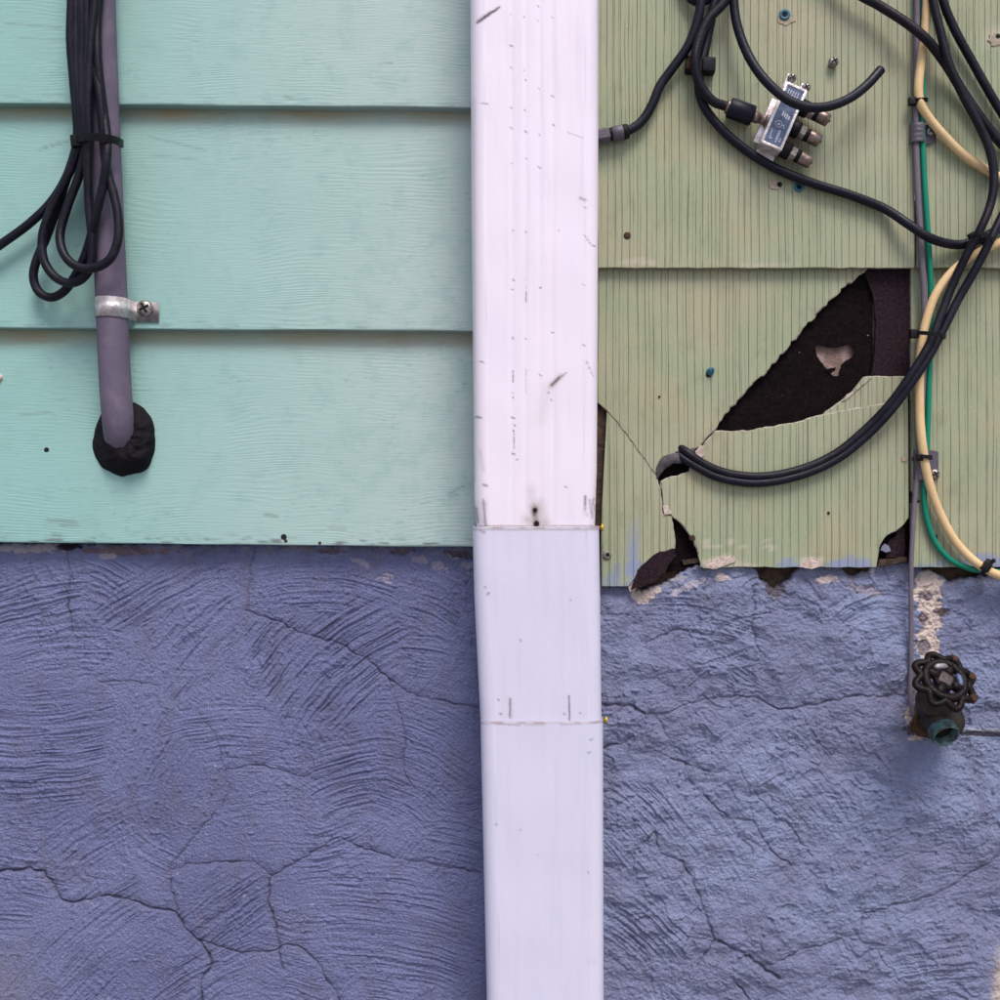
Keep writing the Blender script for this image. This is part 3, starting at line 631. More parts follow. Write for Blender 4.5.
def shingles():
    r = random.Random(11)
    rl = lambda p, a=1.0, s=4.0: rough_line(p, a, s, r)
    bot = lambda x0, y0, x1, y1: rl([(x0, y0), (x1, y1)], .5, 9)
    # upper row
    shingle('shingle', [(590, -220), (914.5, -220)] + bot(914.5, 267.5, 590, 267.5), d_row1, shing, 5, [(640, 262, 20, 4, 1, .5), (770, 266, 30, 2, 1, .4)])
    shingle('shingle', [(917, -220), (1190, -220)] + bot(1190, 267, 917, 267.3), d_row1, shing, 5, [(995, 38, 9, 5, 1, .7)])
    # lower row, right hand
    shingle('shingle', [(911, 258), (1190, 258)] + bot(1190, 565, 912, 567)[:-1] + [(912, 567), (911.5, 503), (916, 505), (921, 502), (916, 496), (911.5, 491)], d_row2, shing, 4.5,
            [(985, 566, 30, 13, 0, .75), (960, 575, 90, 14, 0, .5)])
    # lower row, left hand: broken into pieces
    brk = thing_part('broken_shingle', shing)
    capB = rl([(868, 268), (845, 286), (822, 307), (800, 332), (775, 362), (745, 391), (722, 416), (714, 430)], 1.3)
    cr1 = rl([(714, 430), (706, 437), (699, 446), (692, 450), (684, 449), (672, 454), (662, 460), (656.5, 474)], .6)
    cr2 = rl([(656.5, 474), (648, 463), (635, 445), (620, 425), (607, 409.5), (600, 404)], .7)
    shingle('fragment', [(588, 258), (873, 258)] + capB[:-1] + cr1[:-1] + cr2 + [(588, 396)], d_row2, brk, 4.5)
    crA = [(x + .3, y + 2.6) for x, y in cr2[:-2][::-1]] + rl([(657.2, 480), (660, 492), (662, 505), (662.5, 514), (671, 517), (674, 533), (674, 548)], .5)
    shingle('fragment', crA[:-1] + rl([(674, 548), (661, 551), (650, 559), (640, 567), (633, 580), (628, 586)], 1.2) [:-1]+ bot(628, 586, 601.5, 586) + [(601.5, 540), (602, 512), (604, 470)],
            lambda x, y: d_row2(x, y) - .8, brk, 4.5, [(634, 570, 9, 18, 0, .9), (616, 576, 7, 12, 0, .7), (605, 583, 6, 6, 0, .5)])
    crC = rl([(662.6, 492), (661.5, 482), (667, 479), (678, 476), (690, 472), (694, 462), (701, 450.5), (708.5, 439.5), (716, 431.5), (750, 431), (800, 422), (822, 415.5)], .7)
    shingle('fragment', crC[:-1] + rl([(822, 415.5), (850, 410), (880, 405), (908, 400.5)], .4)[:-1] + [(908, 400.5), (908.5, 518)] + rl([(908, 518), (904, 524), (896, 530), (886, 535), (880, 545), (877, 557), (876, 567)], 1.0)[:-1]
            + bot(876, 567, 701, 567)[:-1] + rl([(701, 567), (699, 553), (693, 538), (683, 524), (673, 516.5), (664, 508)], 1.0),
            d_row2, brk, 4.5, [(790, 568, 12, 11, 0, .7), (850, 566, 26, 10, 0, .85), (740, 566, 20, 5, 1, .6), (812, 562, 12, 6, 1, .8), (718, 562, 18, 6, 1, .7)]
            + [(700 + r.uniform(0, 80), 545 + r.uniform(-4, 4), r.uniform(2, 5), r.uniform(1.5, 3), 1, .7) for _ in range(14)])
    shingle('fragment', rl([(864, 377), (907.5, 377), (907.5, 400), (880, 404.2), (850, 409.3), (824, 414.2), (845, 399), (856, 388)], .4)[:-1], lambda x, y: d_row2(x, y) - 1.0, brk, 4.0)
    # cement spalls standing on the broken edges
    def spall(pts, d, th=2.2, m='flake', name='paint_flake', par=brk):
        V, F, K = slab_geo(rough_line(pts + [pts[0]], .5, 3, r)[:-1], d, th); mesh_obj(name, V, F, M[m], par, smooth=False)
    spall([(703, 568), (711, 561), (721, 556.5), (735, 556), (736, 561), (726, 565), (716, 569)], 9.2); spall([(800, 567), (808, 559.5), (812, 557), (818, 561), (823, 566), (812, 569)], 9.0)
    spall([(695, 452), (700, 445), (704, 446), (704, 455), (699, 459)], 8.2); spall([(663, 506), (668, 505), (672, 514), (664, 515)], 8.0)
    spall([(869, 379), (872, 377), (845, 400), (842, 401)], 6.4)
    spall([(627, 582), (640, 580), (636, 590), (630, 592)], 5, 3, 'flake')
    # felt behind the break, with a heart shaped tear, and the sheathing under it
    tear = [(815, 347), (818, 345), (826, 347.5), (830, 348), (838, 347.5), (846, 345), (850, 345), (854, 353), (852, 357), (845, 361), (841, 365), (839, 371), (838.5, 376), (833, 376), (829, 371), (825, 367), (821, 362), (817, 356)]
    out = [(590, 255), (872, 255), (872, 300), (874, 400), (910, 400), (910, 561), (702, 561), (660, 575), (590, 578), (590, 360)]
    tr = rough_line(tear + [tear[0]], .5, 3, r)[:-1]
    from mathutils.geometry import delaunay_2d_cdt
    pts = [Vector(p) for p in out + tr]; n0, n1 = len(out), len(tr)
    ed = [(i, (i + 1) % n0) for i in range(n0)] + [(n0 + i, n0 + (i + 1) % n1) for i in range(n1)]
    ov, oe, of, *_ = delaunay_2d_cdt(pts, ed, [], 2, 1e-4)
    TA = np.array(tr)
    def inside(x, y):
        c = False; j = len(TA) - 1
        for i in range(len(TA)):
            if ((TA[i, 1] > y) != (TA[j, 1] > y)) and x < (TA[j, 0] - TA[i, 0]) * (y - TA[i, 1]) / (TA[j, 1] - TA[i, 1] + 1e-9) + TA[i, 0]: c = not c
            j = i
        return c
    Q = [v[:] for v in ov]; ff = []
    for f_ in of:
        cx = sum(Q[i][0] for i in f_) / len(f_); cy = sum(Q[i][1] for i in f_) / len(f_)
        if not inside(cx, cy): ff.append(tuple(f_))
    V = np.array([T(x, y, -1.5) for x, y in Q]); mesh_obj('tar_paper', V, ff, M['felt'], shing, smooth=False)
    V, F, K = slab_geo([(560, 200), (1190, 200), (1190, 556), (560, 556)], -6, 14); mesh_obj('sheathing_board', V, F, M['wood'], shing, smooth=False)
    V, F, K = slab_geo([(540, 557), (1190, 557), (1190, 600), (540, 600)], -8, 12); mesh_obj('sill_board', V, F, M['sill'], shing, smooth=False)
    V, F, K = slab_geo(rough_line([(860, 258), (909.5, 258), (909.5, 376.5), (871, 376.5), (875, 352), (876, 322), (873, 295)], .5, 8, r), 2.8, 3.5); mesh_obj('backer_strip', V, F, M['felt2'], shing, smooth=False)
    V, F, K = slab_geo(rough_line([(826, 369), (836, 367), (835, 371), (830, 374), (826, 369)], .5, 2.5, r)[:-1], -.6, .8); mesh_obj('felt_flap', V, F, M['felt'], shing, smooth=False)
    # felt flap torn out over the lower left hole, felt and flake in the lower right one
    V, F, K = slab_geo(rough_line([(631, 590), (635, 577), (641, 566), (650, 558), (661, 550), (668, 552), (674, 548), (676, 556), (668, 566), (664, 575), (652, 583), (641, 587), (631, 590)], .8, 3, r)[:-1], lambda x, y: 8.3 - .05 * (x - 630), 1.2); mesh_obj('felt_flap', V, F, M['felt2'], shing, smooth=False)
    V, F, K = slab_geo(rough_line([(878, 566), (907, 562), (907, 557), (880, 560), (878, 566)], .5, 5, r)[:-1], 4.5, 9); mesh_obj('wood_splinter', V, F, M['sill'], shing, smooth=False)
    V, F, K = slab_geo(rough_line([(886, 558), (905, 557), (905, 528), (899, 527), (896, 536), (889, 540), (886, 558)], .8, 4, r)[:-1], 1.0, 2); mesh_obj('felt_flap', V, F, M['felt2'], shing, smooth=False)
    V, F, K = slab_geo([(880.5, 550), (882, 546), (885, 543.5), (889, 546), (891, 551), (886, 552.5)], lambda x, y: 2.5 + .2 * (y - 545), 1.2); mesh_obj('paint_flake', V, F, M['chip'], shing, smooth=False)
    V, F, K = slab_geo(rough_line([(682, 560), (700, 558), (700, 562), (684, 565), (682, 560)], .5, 5, r)[:-1], 2, 4); mesh_obj('wood_splinter', V, F, M['sill'], shing, smooth=False)
    V, F, K = slab_geo(rough_line([(596, 400), (600, 404), (607, 411), (604.5, 440), (603, 480), (601.5, 530), (590, 530), (590, 400)], .6, 5, r), 1.2, 2); mesh_obj('felt_flap', V, F, M['sill'], shing, smooth=False)
    for cx, cy, rr_, df in ((786, 19, 9.5, d_row1), (774, 185, 7.5, d_row1), (996, 39, 9, d_row1), (905, 459, 4, d_row2)):
        pts = [(cx + rr_ * r.uniform(.55, 1.15) * math.cos(a), cy + .8 * rr_ * r.uniform(.55, 1.15) * math.sin(a)) for a in np.linspace(0, 2 * math.pi, 15, endpoint=False)]
        V, F, K = slab_geo(pts, lambda x, y, df=df: df(x, y) + .75, 1.0); mesh_obj('bare_patch', V, F, M['bare'], shing, smooth=False)
    # nails left in the shingles
    for (x, y, rad, mt, df) in [(627, 236, 3.6, 'rust', d_row1), (607, 555, 4.2, 'steel', d_row2), (607.5, 554.5, 2.2, 'hole', d_row2), (692, 538, 3.2, 'rust', d_row2), (934, 537, 3.0, 'rust', d_row2), (911 + 2, 459, 2.2, 'rust', d_row2),
                                (779, 185, 2.7, 'hole', d_row1), (997, 37, 2.4, 'hole', d_row1), (828, 513, 1.4, 'hole', d_row2), (659, 397, 1.2, 'hole', d_row2)]:
        dd = df(x, y); p = .9 if mt != 'hole' else 1.3
        v, f = lathe_geo(T(x, y, dd - 1.5), (0, -1, 0), [(0, rad), (1.5 + p * .6, rad), (1.5 + p, rad * .7)], 12); mesh_obj('nail_hole' if mt in ('hole', 'flake') else 'nail', v, f, M[mt], shing)
def thing_part(name, parent):
    o = bpy.data.objects.new(name, None); COL.objects.link(o); o.parent = parent; o['_base'] = parent['_base']; o.empty_display_size = .01
    return o
shingles()

# ------------------------------------------------------------------ white downspout
def downspout():
    th = thing('downspout', (32, -50, -960), 'white metal downspout with scratches running down the middle of the wall', 'downspout')
    def section(name, y0, y1, lx, ly, rx, ry, df, dback, mat, marks, seed, step=1.0, flutes=0.0, fold=None):
        ysv = []
        y = y0
        while y < y1:
            ysv.append(y); y += step if -12 < y < 1010 else 12
        ysv.append(y1); ysv = np.array(ysv)
        L = np.interp(ysv, ly, lx); Rr = np.interp(ysv, ry, rx); DF = np.interp(ysv, *df) if not np.isscalar(df) else ysv * 0 + df
        nf = 165; pu = []     # ring parameter: (side coordinate 0..1 across, depth inset)
        rad = 13.0
        rows = []; att = []
        for k, yy in enumerate(ysv):
            d0 = DF[k]; kk = (D - d0) / D; xl = (L[k] - 500) * kk; xr = (Rr[k] - 500) * kk
            ring = []
            ring.append((xl + 6, -dback)); ring.append((xl + 1.5, -dback - 2)); ring.append((xl, -dback - 8))
            ring.append((xl, -(d0 + dback) / 2)); ring.append((xl, -(d0 - rad - 4)))
            for a in np.linspace(0, 90, 10): ring.append((xl + rad * (1 - math.cos(R(a))), -(d0 - rad + rad * math.sin(R(a)))))
            fx = np.linspace(xl + rad, xr - rad, nf + 2)[1:-1]
            dn = np.zeros(nf) + .5 * perlin(fx / 50, fx * 0 + yy / 70, seed) + .12 * perlin(fx / 9, fx * 0 + yy / 60, seed + 1)
            if flutes:
                for xc in (512, 526, 540, 553): dn += -flutes * np.exp(-((fx / kk + 500 - xc) / 2.6) ** 2)
            for q, e in zip(fx, dn): ring.append((q, -(d0 + e)))
            for a in np.linspace(90, 0, 10): ring.append((xr - rad * (1 - math.cos(R(a))), -(d0 - rad + rad * math.sin(R(a)))))
            ring.append((xr, -(d0 - rad - 4))); ring.append((xr, -(d0 + dback) / 2)); ring.append((xr, -dback - 8)); ring.append((xr - 1.5, -dback - 2)); ring.append((xr - 6, -dback))
            z = (500 - yy) * kk
            rows.append([(x, yv, z) for x, yv in ring])
        V = np.array(rows); m, n, _ = V.shape
        PX = V[..., 0] * D / (D + V[..., 1]) + 500; PY = 500 - V[..., 2] * D / (D + V[..., 1]); fr = (V[..., 1] < -(np.max(DF) - 16))
        W = np.zeros((m, n, 3))
        # general grime in faint vertical streaks
        W[..., 2] = .10 * sstep(.0, .9, fbm(PX / 9.0, PY / 160, seed + 3, 3)) * fr
        def mk(x0, y0_, x1, y1_, w_, a, ch=0):
            vx, vy = x1 - x0, y1_ - y0_; t_ = np.clip(((PX - x0) * vx + (PY - y0_) * vy) / (vx * vx + vy * vy + 1e-6), 0, 1)
            dd = np.hypot(PX - x0 - t_ * vx, PY - y0_ - t_ * vy) + .5 * perlin(PX / 2.5, PY / 2.5, 44)
            W[..., ch] = np.maximum(W[..., ch], a * np.exp(-(np.maximum(dd, 0) / w_) ** 2) * fr)
        for q in marks: mk(*q)
        if fold: W[:3, :, 1] = .15 + .4 * sstep(-.2, .4, perlin(PX[:3] / 14, PY[:3] * 0, 46)); W[:1, :, 0] = .6
        V = V.reshape(-1, 3)
        i = np.arange(n); j = np.arange(m - 1)[:, None]; a = (j * n + i).ravel(); b = (j * n + (i + 1) % n).ravel()
        F = np.stack([a, a + n, b + n, b], 1)
        # folded inner lip at the upper rim
        if fold:
            top = V[:n].copy(); c = (top.min(0) + top.max(0)) / 2; inner = c + (top - c) * np.array([.965, .95, 1]); inner2 = inner - np.array([0, 0, 14])
            k0 = len(V); V = np.vstack([V, inner, inner2]); W = np.concatenate([W.reshape(-1, 3), np.zeros((2 * n, 3)) + [.0, .3, .3]])
            i = np.arange(n); i2 = (i + 1) % n
            F = np.vstack([F, np.stack([i, i2, k0 + i2, k0 + i], 1), np.stack([k0 + i, k0 + i2, k0 + n + i2, k0 + n + i], 1)])
        else: W = W.reshape(-1, 3)
        return mesh_obj(name, V, F, mat, th, attr=W)
    dots = []
    for (x, y) in [(511, 14), (524.5, 17), (538, 21), (538, 6), (553, 17), (511, 67.5), (525, 71), (525, 80), (539, 88.5), (552.5, 96), (512, 108), (525.5, 110.5), (512, 128), (525.5, 131.5), (553, 125), (539.5, 135), (512, 164), (526, 158.5), (539.5, 167.5),
                   (585, 207), (513, 231), (526, 232), (594, 246), (513, 280), (526, 280), (526, 288), (513, 297), (513, 290), (513, 338), (526, 339), (553, 333), (540, 288), (584, 285), (584, 345), (482, 362), (513, 393), (513, 398), (540, 375), (478.5, 418), (513, 418),
                   (514, 425), (514, 431), (514, 454), (483, 485), (551, 400), (549, 393), (511, 46), (559, 231), (517, 460), (566, 487)]:
        dots.append((x - random.uniform(0, 1.8), y - .5, x + random.uniform(0, 1.6), y + random.uniform(-.3, 1.0), random.uniform(.5, .8), random.uniform(.35, .85)))
    up = dots + [(477.5, 22.5, 499, 7.5, 1.3, 1), (479, 21, 490, 13, 1.8, .9), (481, 103, 488, 104, .9, .45), (580, 198, 585, 200, 1.6, .45), (567, 132, 583, 138, .8, .25), (584, 235, 590, 243, .7, .5), (526, 292, 526, 302, .8, .6),
                 (586, 361, 593, 376, .7, .45), (513, 371, 513, 382, .7, .6), (526, 369, 526, 392, .6, .35), (551.7, 385, 559, 378, 1.6, .9), (559, 378, 566, 373, 1.0, .5), (551, 386, 561, 376, 3, .4, 1), (476, 417, 481, 418, 1.2, .7), (514, 434, 514, 448, .7, .5), (484, 485, 487, 486, 1.2, .7),
                 (483, 500, 486, 527, 1.3, .6), (485, 503, 484, 522, 1.6, .4), (585, 496, 586, 516, .9, .75), (590, 500, 592, 516, 1.2, .55), (594, 498, 591, 510, .9, .55), (595, 505, 592, 518, .9, .5), (476, 508, 478, 522, 1.3, .6),
                 (535, 510, 535, 510, 2.8, 1.3), (536.5, 523, 536.5, 524, 2.6, 1.3), (535, 508, 536, 524, 5, .75, 1), (528, 520, 545, 525, 6, .4, 1), (541, 502, 545, 520, 5, .35, 2), (531, 490, 533, 505, 6, .3, 2), (480, 526, 597, 526, .9, .55, 1), (548, 390, 540, 420, 8, .2, 2), (474, 100, 474, 480, 2.2, .35, 2),
                 (480, 450, 483, 470, 2, .4, 2)]
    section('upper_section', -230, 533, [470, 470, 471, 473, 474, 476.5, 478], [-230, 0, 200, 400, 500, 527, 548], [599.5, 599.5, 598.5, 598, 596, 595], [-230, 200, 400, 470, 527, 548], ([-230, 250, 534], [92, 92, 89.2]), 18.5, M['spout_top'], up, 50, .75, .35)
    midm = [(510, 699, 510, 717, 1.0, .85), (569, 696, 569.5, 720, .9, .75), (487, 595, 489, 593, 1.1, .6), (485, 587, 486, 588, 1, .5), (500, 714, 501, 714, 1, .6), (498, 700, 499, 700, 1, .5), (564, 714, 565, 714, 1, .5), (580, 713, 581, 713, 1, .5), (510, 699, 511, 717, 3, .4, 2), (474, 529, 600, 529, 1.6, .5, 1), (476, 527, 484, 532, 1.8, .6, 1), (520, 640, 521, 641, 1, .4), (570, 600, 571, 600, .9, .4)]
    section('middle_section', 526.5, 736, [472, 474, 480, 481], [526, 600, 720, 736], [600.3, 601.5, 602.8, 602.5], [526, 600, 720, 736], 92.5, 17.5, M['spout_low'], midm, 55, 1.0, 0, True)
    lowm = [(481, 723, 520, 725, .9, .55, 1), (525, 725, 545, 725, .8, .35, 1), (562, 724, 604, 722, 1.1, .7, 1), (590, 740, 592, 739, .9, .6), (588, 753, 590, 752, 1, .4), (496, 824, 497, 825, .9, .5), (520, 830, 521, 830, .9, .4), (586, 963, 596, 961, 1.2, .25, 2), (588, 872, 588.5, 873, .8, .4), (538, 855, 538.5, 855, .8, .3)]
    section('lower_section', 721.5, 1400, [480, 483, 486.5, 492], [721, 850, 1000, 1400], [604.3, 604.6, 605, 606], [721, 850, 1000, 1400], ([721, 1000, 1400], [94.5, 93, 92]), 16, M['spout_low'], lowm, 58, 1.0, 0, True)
    for (x, y, r_) in [(535, 510, 2.0), (536.5, 523.5, 2.4)]:
        v, f = lathe_geo(T(x, y, 89.5), (0, -1, 0), [(0, r_), (1.9, r_), (1.95, r_ * .8)], 12); mesh_obj('screw_hole', v, f, M['hole'], th)
    for (x, y, d) in [(600, 527.5, 66), (604, 720, 66)]:
        v, f = lathe_geo(T(x - 3, y, d), (1, 0, 0), [(0, 1.6), (4, 1.6), (4.1, 3.6), (5.6, 3.6), (6.2, 2.2)], 10); mesh_obj('screw', v, f, M['brass'], th)
downspout()

# ------------------------------------------------------------------ cables
def cable(name, pts, rad, mat, label=None, cat='cable', group=None, parent=None, n=12, step=2.5, rads=None):
    C = catmull([T(*p) for p in pts], step)
    if rads is not None: rad = np.interp(np.arange(len(C)) / len(C), *rads)
    v, f = tube_geo(C, rad, n)
    o = mesh_obj(name, v, f, M[mat], parent)
    if label: tag(o, label, cat, group)
    return o

# --- left: conduit, sealant, strap, coil
cond = thing('conduit', (-400, -30, -10), 'grey plastic conduit pipe running down the aqua clapboards', 'conduit')
cpts = [(96, -230, 31), (99.5, 0, 31.5), (105, 150, 31), (111.5, 300, 31.5), (114.5, 370, 30), (117.5, 415, 27), (119.6, 434, 21), (121.5, 446, 11), (123, 456, 0)]
v, f = tube_geo(catmull([T(*p) for p in cpts], 6), 15.0, 28); mesh_obj('pipe', v, f, M['conduit'], cond)
def putty():
    n, m = 84, 22; V = []
    for j in range(m + 1):
        t = j / m
        for i in range(n):
            a = 2 * math.pi * i / n; ca, sa = math.cos(a), math.sin(a)
            w1 = float(perlin(np.array(ca * 1.6 + 5), np.array(sa * 1.6 + 3), 62)); w2 = float(perlin(np.array(ca * 5), np.array(sa * 5 + 9), 63))
            rx = 32 + 3.2 * w1 + .6 * w2; ry = 38 + 3.0 * w1 + .6 * w2
            r_ = math.sin(t * math.pi / 2)
            x = 125 + rx * r_ * ca; y = 440 - ry * r_ * sa
            h = 19 * max(0, 1 - r_ ** 3.0) ** .85 + (3.4 * float(fbm(np.array(x / 15.), np.array(y / 15.), 61, 3)) + .35 * float(perlin(np.array(x / 4.), np.array(y / 4.), 65))) * (1 - r_ ** 6)
            if y < 436: h *= 1 - .35 * math.exp(-((x - 119) / 14) ** 2)
            if t == 1: h = -1
            V.append(T(x, y, clap_d(x, y) + h))
    F = [(j * n + i, (j + 1) * n + i, (j + 1) * n + (i + 1) % n, j * n + (i + 1) % n) for j in range(m) for i in range(n)]
    o = mesh_obj('duct_sealant', np.array(V), F, M['putty']); tag(o, 'black lump of sealant where the grey conduit enters the clapboard', 'sealant')
putty()

def screw_geo(c, axis, r, h=3.0):
    """pan head with a cross recess: head geometry, plus the recess as a separate part"""
    axis = np.array(axis, float); axis /= np.linalg.norm(axis)
    head = lathe_geo(c - axis * 1.0, axis, [(0, r * .98), (1.0, r), (1 + h * .45, r * .96), (1 + h * .8, r * .74), (1 + h, r * .45), (1 + h * 1.02, r * .1)], 20)
    u = np.cross(axis, [0, 0, 1.0]); u /= np.linalg.norm(u); w_ = np.cross(axis, u); a = .5
    u, w_ = math.cos(a) * u + math.sin(a) * w_, -math.sin(a) * u + math.cos(a) * w_
    top = c + axis * (h * .93)
    rec = join(box_geo(top, u, w_, axis, r * .62, r * .15, h * .16), box_geo(top + axis * .06, u, w_, axis, r * .15, r * .62, h * .16))
    return head, rec
def add_screw(parent, c, axis, r, h=3.0, mat='steel'):
    hd, rc = screw_geo(c, axis, r, h); o = mesh_obj('screw' if parent else 'screw_head', *hd, M[mat], parent)
    return o, rc

def strap():
    th = thing('pipe_strap', T(112, 309, 16), 'shiny galvanised pipe strap screwed over the grey conduit', 'pipe strap')
    cx, cy, r_ = 112.3, 308.5, 15.9; V = []; n = 0
    prof = []
    c0 = T(cx, cy, 31.5)
    for a in np.linspace(200, -8, 26): prof.append((c0[0] + r_ * math.cos(R(a)), c0[1] - r_ * math.sin(R(a))))
    prof.append((c0[0] + r_ + .2, -24)); prof.append((c0[0] + r_ + 1.2, -19.5)); prof.append((c0[0] + r_ + 3, -18)); prof.append((c0[0] + 41, -17.5))
    P2 = np.array(prof); tn = np.gradient(P2, axis=0); tn /= np.linalg.norm(tn, axis=1)[:, None]; nr = np.stack([-tn[:, 1], tn[:, 0]], 1)
    hz = [(-9.6, 0), (-9.2, .6), (-3.4, .6), (-2.2, 1.9), (2.2, 1.9), (3.4, .6), (9.2, .6), (9.6, 0)]
    W = []
    for (q, nn, k) in zip(P2, nr, range(len(P2))):
        rib = 1.0 if 3 < k < 22 else 0
        for z, o_ in hz:
            off = (o_ if o_ < 1.5 else (.6 + 1.3 * rib)); 
            sl_ = -.03 * (q[0] - c0[0])
            W.append((q[0] + nn[0] * off * (1), q[1] + nn[1] * off, c0[2] + z * (1.0 if k < 28 else .98) + sl_))
    V = np.array(W); m = len(P2); k = len(hz)
    # outward side is away from the pipe centre
    F = [(i * k + j, (i + 1) * k + j, (i + 1) * k + j + 1, i * k + j + 1) for i in range(m - 1) for j in range(k - 1)]
    F += [(i * k, i * k + k - 1, (i + 1) * k + k - 1, (i + 1) * k) for i in range(m - 1)]
    F.append(tuple(range((m - 1) * k, m * k)))
    mesh_obj('band', V, F, M['zinc'], th)
    c = T(145, 308.5, 18.5); hd, rc = screw_geo(c, (0.05, -1, .05), 8.2, 4.6); s_ = mesh_obj('screw', *hd, M['steel'], th); mesh_obj('recess', *rc, M['hole'], s_, smooth=False)
strap()

coil_pts = [(-90, 305, 28), (-40, 272, 26), (0, 245, 25), (30, 223, 25), (52, 201, 26), (67, 176, 30), (75, 152, 34), (77.5, 135, 36), (74, 85, 36), (70.5, 40, 36), (71.5, 0, 36), (72, -90, 36), (77, -125, 40), (82, -90, 44),
    (82.5, 0, 46), (82, 50, 46), (82, 100, 47), (82.5, 138, 46), (75.5, 158, 44), (64, 184, 41), (51, 210, 40), (42.5, 236, 40), (44, 260, 41), (54, 276, 43), (69, 283, 47), (82, 279, 50), (90.5, 266, 51), (92, 240, 52), (89, 205, 52), (88, 170, 54), (89, 138, 56),
    (88, 110, 57), (89, 75, 57), (91.5, 35, 57), (95, 0, 56), (97, -80, 56), (93, -120, 55), (88, -85, 53), (87.5, -20, 53), (87, 30, 53), (87, 85, 53), (87, 138, 50), (80, 172, 46), (68, 205, 45), (60.5, 231, 47), (61, 246, 51), (68, 260, 56), (80, 267.5, 59), (96, 267.5, 62), (110, 259, 64), (118, 240, 63), (118, 216, 61), (114, 195, 59), (108.5, 176, 58), (105, 155, 57), (103.5, 136, 57),
    (100.5, 100, 57), (95.5, 68, 54), (91, 40, 47), (89, 0, 45), (89, -90, 44), (83, -140, 42), (77, -95, 40), (76.5, 0, 41), (76.5, 60, 42), (79.5, 110, 42), (79.5, 138, 41), (70, 168, 36), (58, 205, 32), (46, 238, 31), (36, 262, 30), (33.5, 278, 29), (39, 292, 29), (50, 297.5, 30), (62, 293, 33), (74, 278, 38), (85, 256, 45), (92, 233, 52), (98.5, 206, 58), (104.5, 178, 62), (107, 155, 63), (107, 138, 59),
    (103.5, 110, 55), (98, 62, 56), (97.5, 20, 52), (101, -20, 50), (104, -110, 50), (104, -225, 49)]
cable('cable_coil', coil_pts, 4.3, 'cable', 'coil of black cable hanging in loops beside the grey conduit', 'cable', step=3)
def tie_loop(name, outline, w_, label, head=None, mat='tie', th=1.0):
    """nylon strap as a flat closed band through the given (px,py,d) points + a head block"""
    C = catmull([T(*p) for p in outline] + [T(*outline[0])], 2.0)[:-1]
    m = len(C); V = []
    cen = C.mean(0)
    out = C - cen; tn = np.roll(C, -1, 0) - np.roll(C, 1, 0); tn /= np.linalg.norm(tn, axis=1)[:, None] + 1e-9
    # band width runs along the average normal of the loop
    nv = np.zeros(3)
    for i in range(m): nv += np.cross(C[i] - cen, C[(i + 1) % m] - cen)
    nv /= np.linalg.norm(nv) + 1e-9
    for i in range(m):
        o = np.cross(tn[i], nv); o /= np.linalg.norm(o) + 1e-9
        if np.dot(o, out[i]) < 0: o = -o
        for a, b in ((-1, 0), (-1, 1), (1, 1), (1, 0)): V.append(C[i] + nv * a * w_ / 2 + o * b * th)
    F = [(i * 4 + j, ((i + 1) % m) * 4 + j, ((i + 1) % m) * 4 + (j + 1) % 4, i * 4 + (j + 1) % 4) for i in range(m) for j in range(4)]
    th_ = thing(name, C[np.argmin(C[:, 2])], label, 'cable tie')
    mesh_obj('strap', np.array(V), F, M[mat], th_, smooth=False)
    if head:
        c, hx, hy, hz, a = head; a = R(a)
        v, f = box_geo(T(*c), (math.cos(a), 0, math.sin(a)), (0, 1, 0), (-math.sin(a), 0, math.cos(a)), hx, hy, hz, .7); mesh_obj('head', v, f, M[mat], th_)
    return th_
tie_loop('cable_tie', [(74, 141, 40), (80, 138.5, 56), (92, 137, 65), (104, 138, 66.5), (114, 140, 57), (121, 143.5, 38), (119, 144, 20), (105, 143, 14.5), (85, 142, 22)], 7.0, 'black cable tie binding the coil to the grey conduit', ((77, 141.5, 50), 5.0, 4, 5.6, 5), th=2.0)

# --- right: coaxial cables on the shingles
cbA = thing('coaxial_cable', T(640, 122, 20), 'black cable bending down to a grey plug beside the white downspout', 'cable')
cable('jacket', [(690, -230, 24), (694, -80, 24), (700, -20, 27), (700.5, 5, 28), (697, 22, 27), (688, 46, 24), (672, 69, 21), (660, 86, 19.5), (652, 105, 19), (642, 121, 19), (630, 130, 19.5), (621, 132.5, 20)], 4.6, 'cable_blue', parent=cbA)
pA = T(629, 131, 20); aA = T(600, 136.5, 20) - pA
v, f = lathe_geo(pA, aA, [(0, 5.5), (1, 7), (5, 7.4), (6, 7.4)], 18); mesh_obj('boot_ring', v, f, M['rubber'], cbA)
v, f = lathe_geo(pA, aA, [(5.8, 7.0), (6.5, 7.6), (16.5, 7.2), (17, 6.4)], 18); mesh_obj('sleeve', v, f, M['clip'], cbA)
v, f = lathe_geo(pA, aA, [(17, 6.4), (19.4, 6.4), (19.5, 6)], 18); mesh_obj('seal_ring', v, f, M['rubber'], cbA)
v, f = lathe_geo(pA, aA, [(19.4, 6.8), (20, 7.4), (36, 7.4), (37, 6.5)], flatn=6); mesh_obj('nut', v, f, M['clip'], cbA, smooth=False)
cable('cable_loop', [(672, -200, 20), (676, -70, 19), (684, -18, 18.5), (692, -1, 18.5), (702, 2, 18.5), (711, -5, 18.5), (718, -25, 18.5), (726, -90, 20), (728, -220, 20)], 4.6, 'cable', 'lowest bit of a black cable loop dipping in behind other cables at the top edge', 'cable')
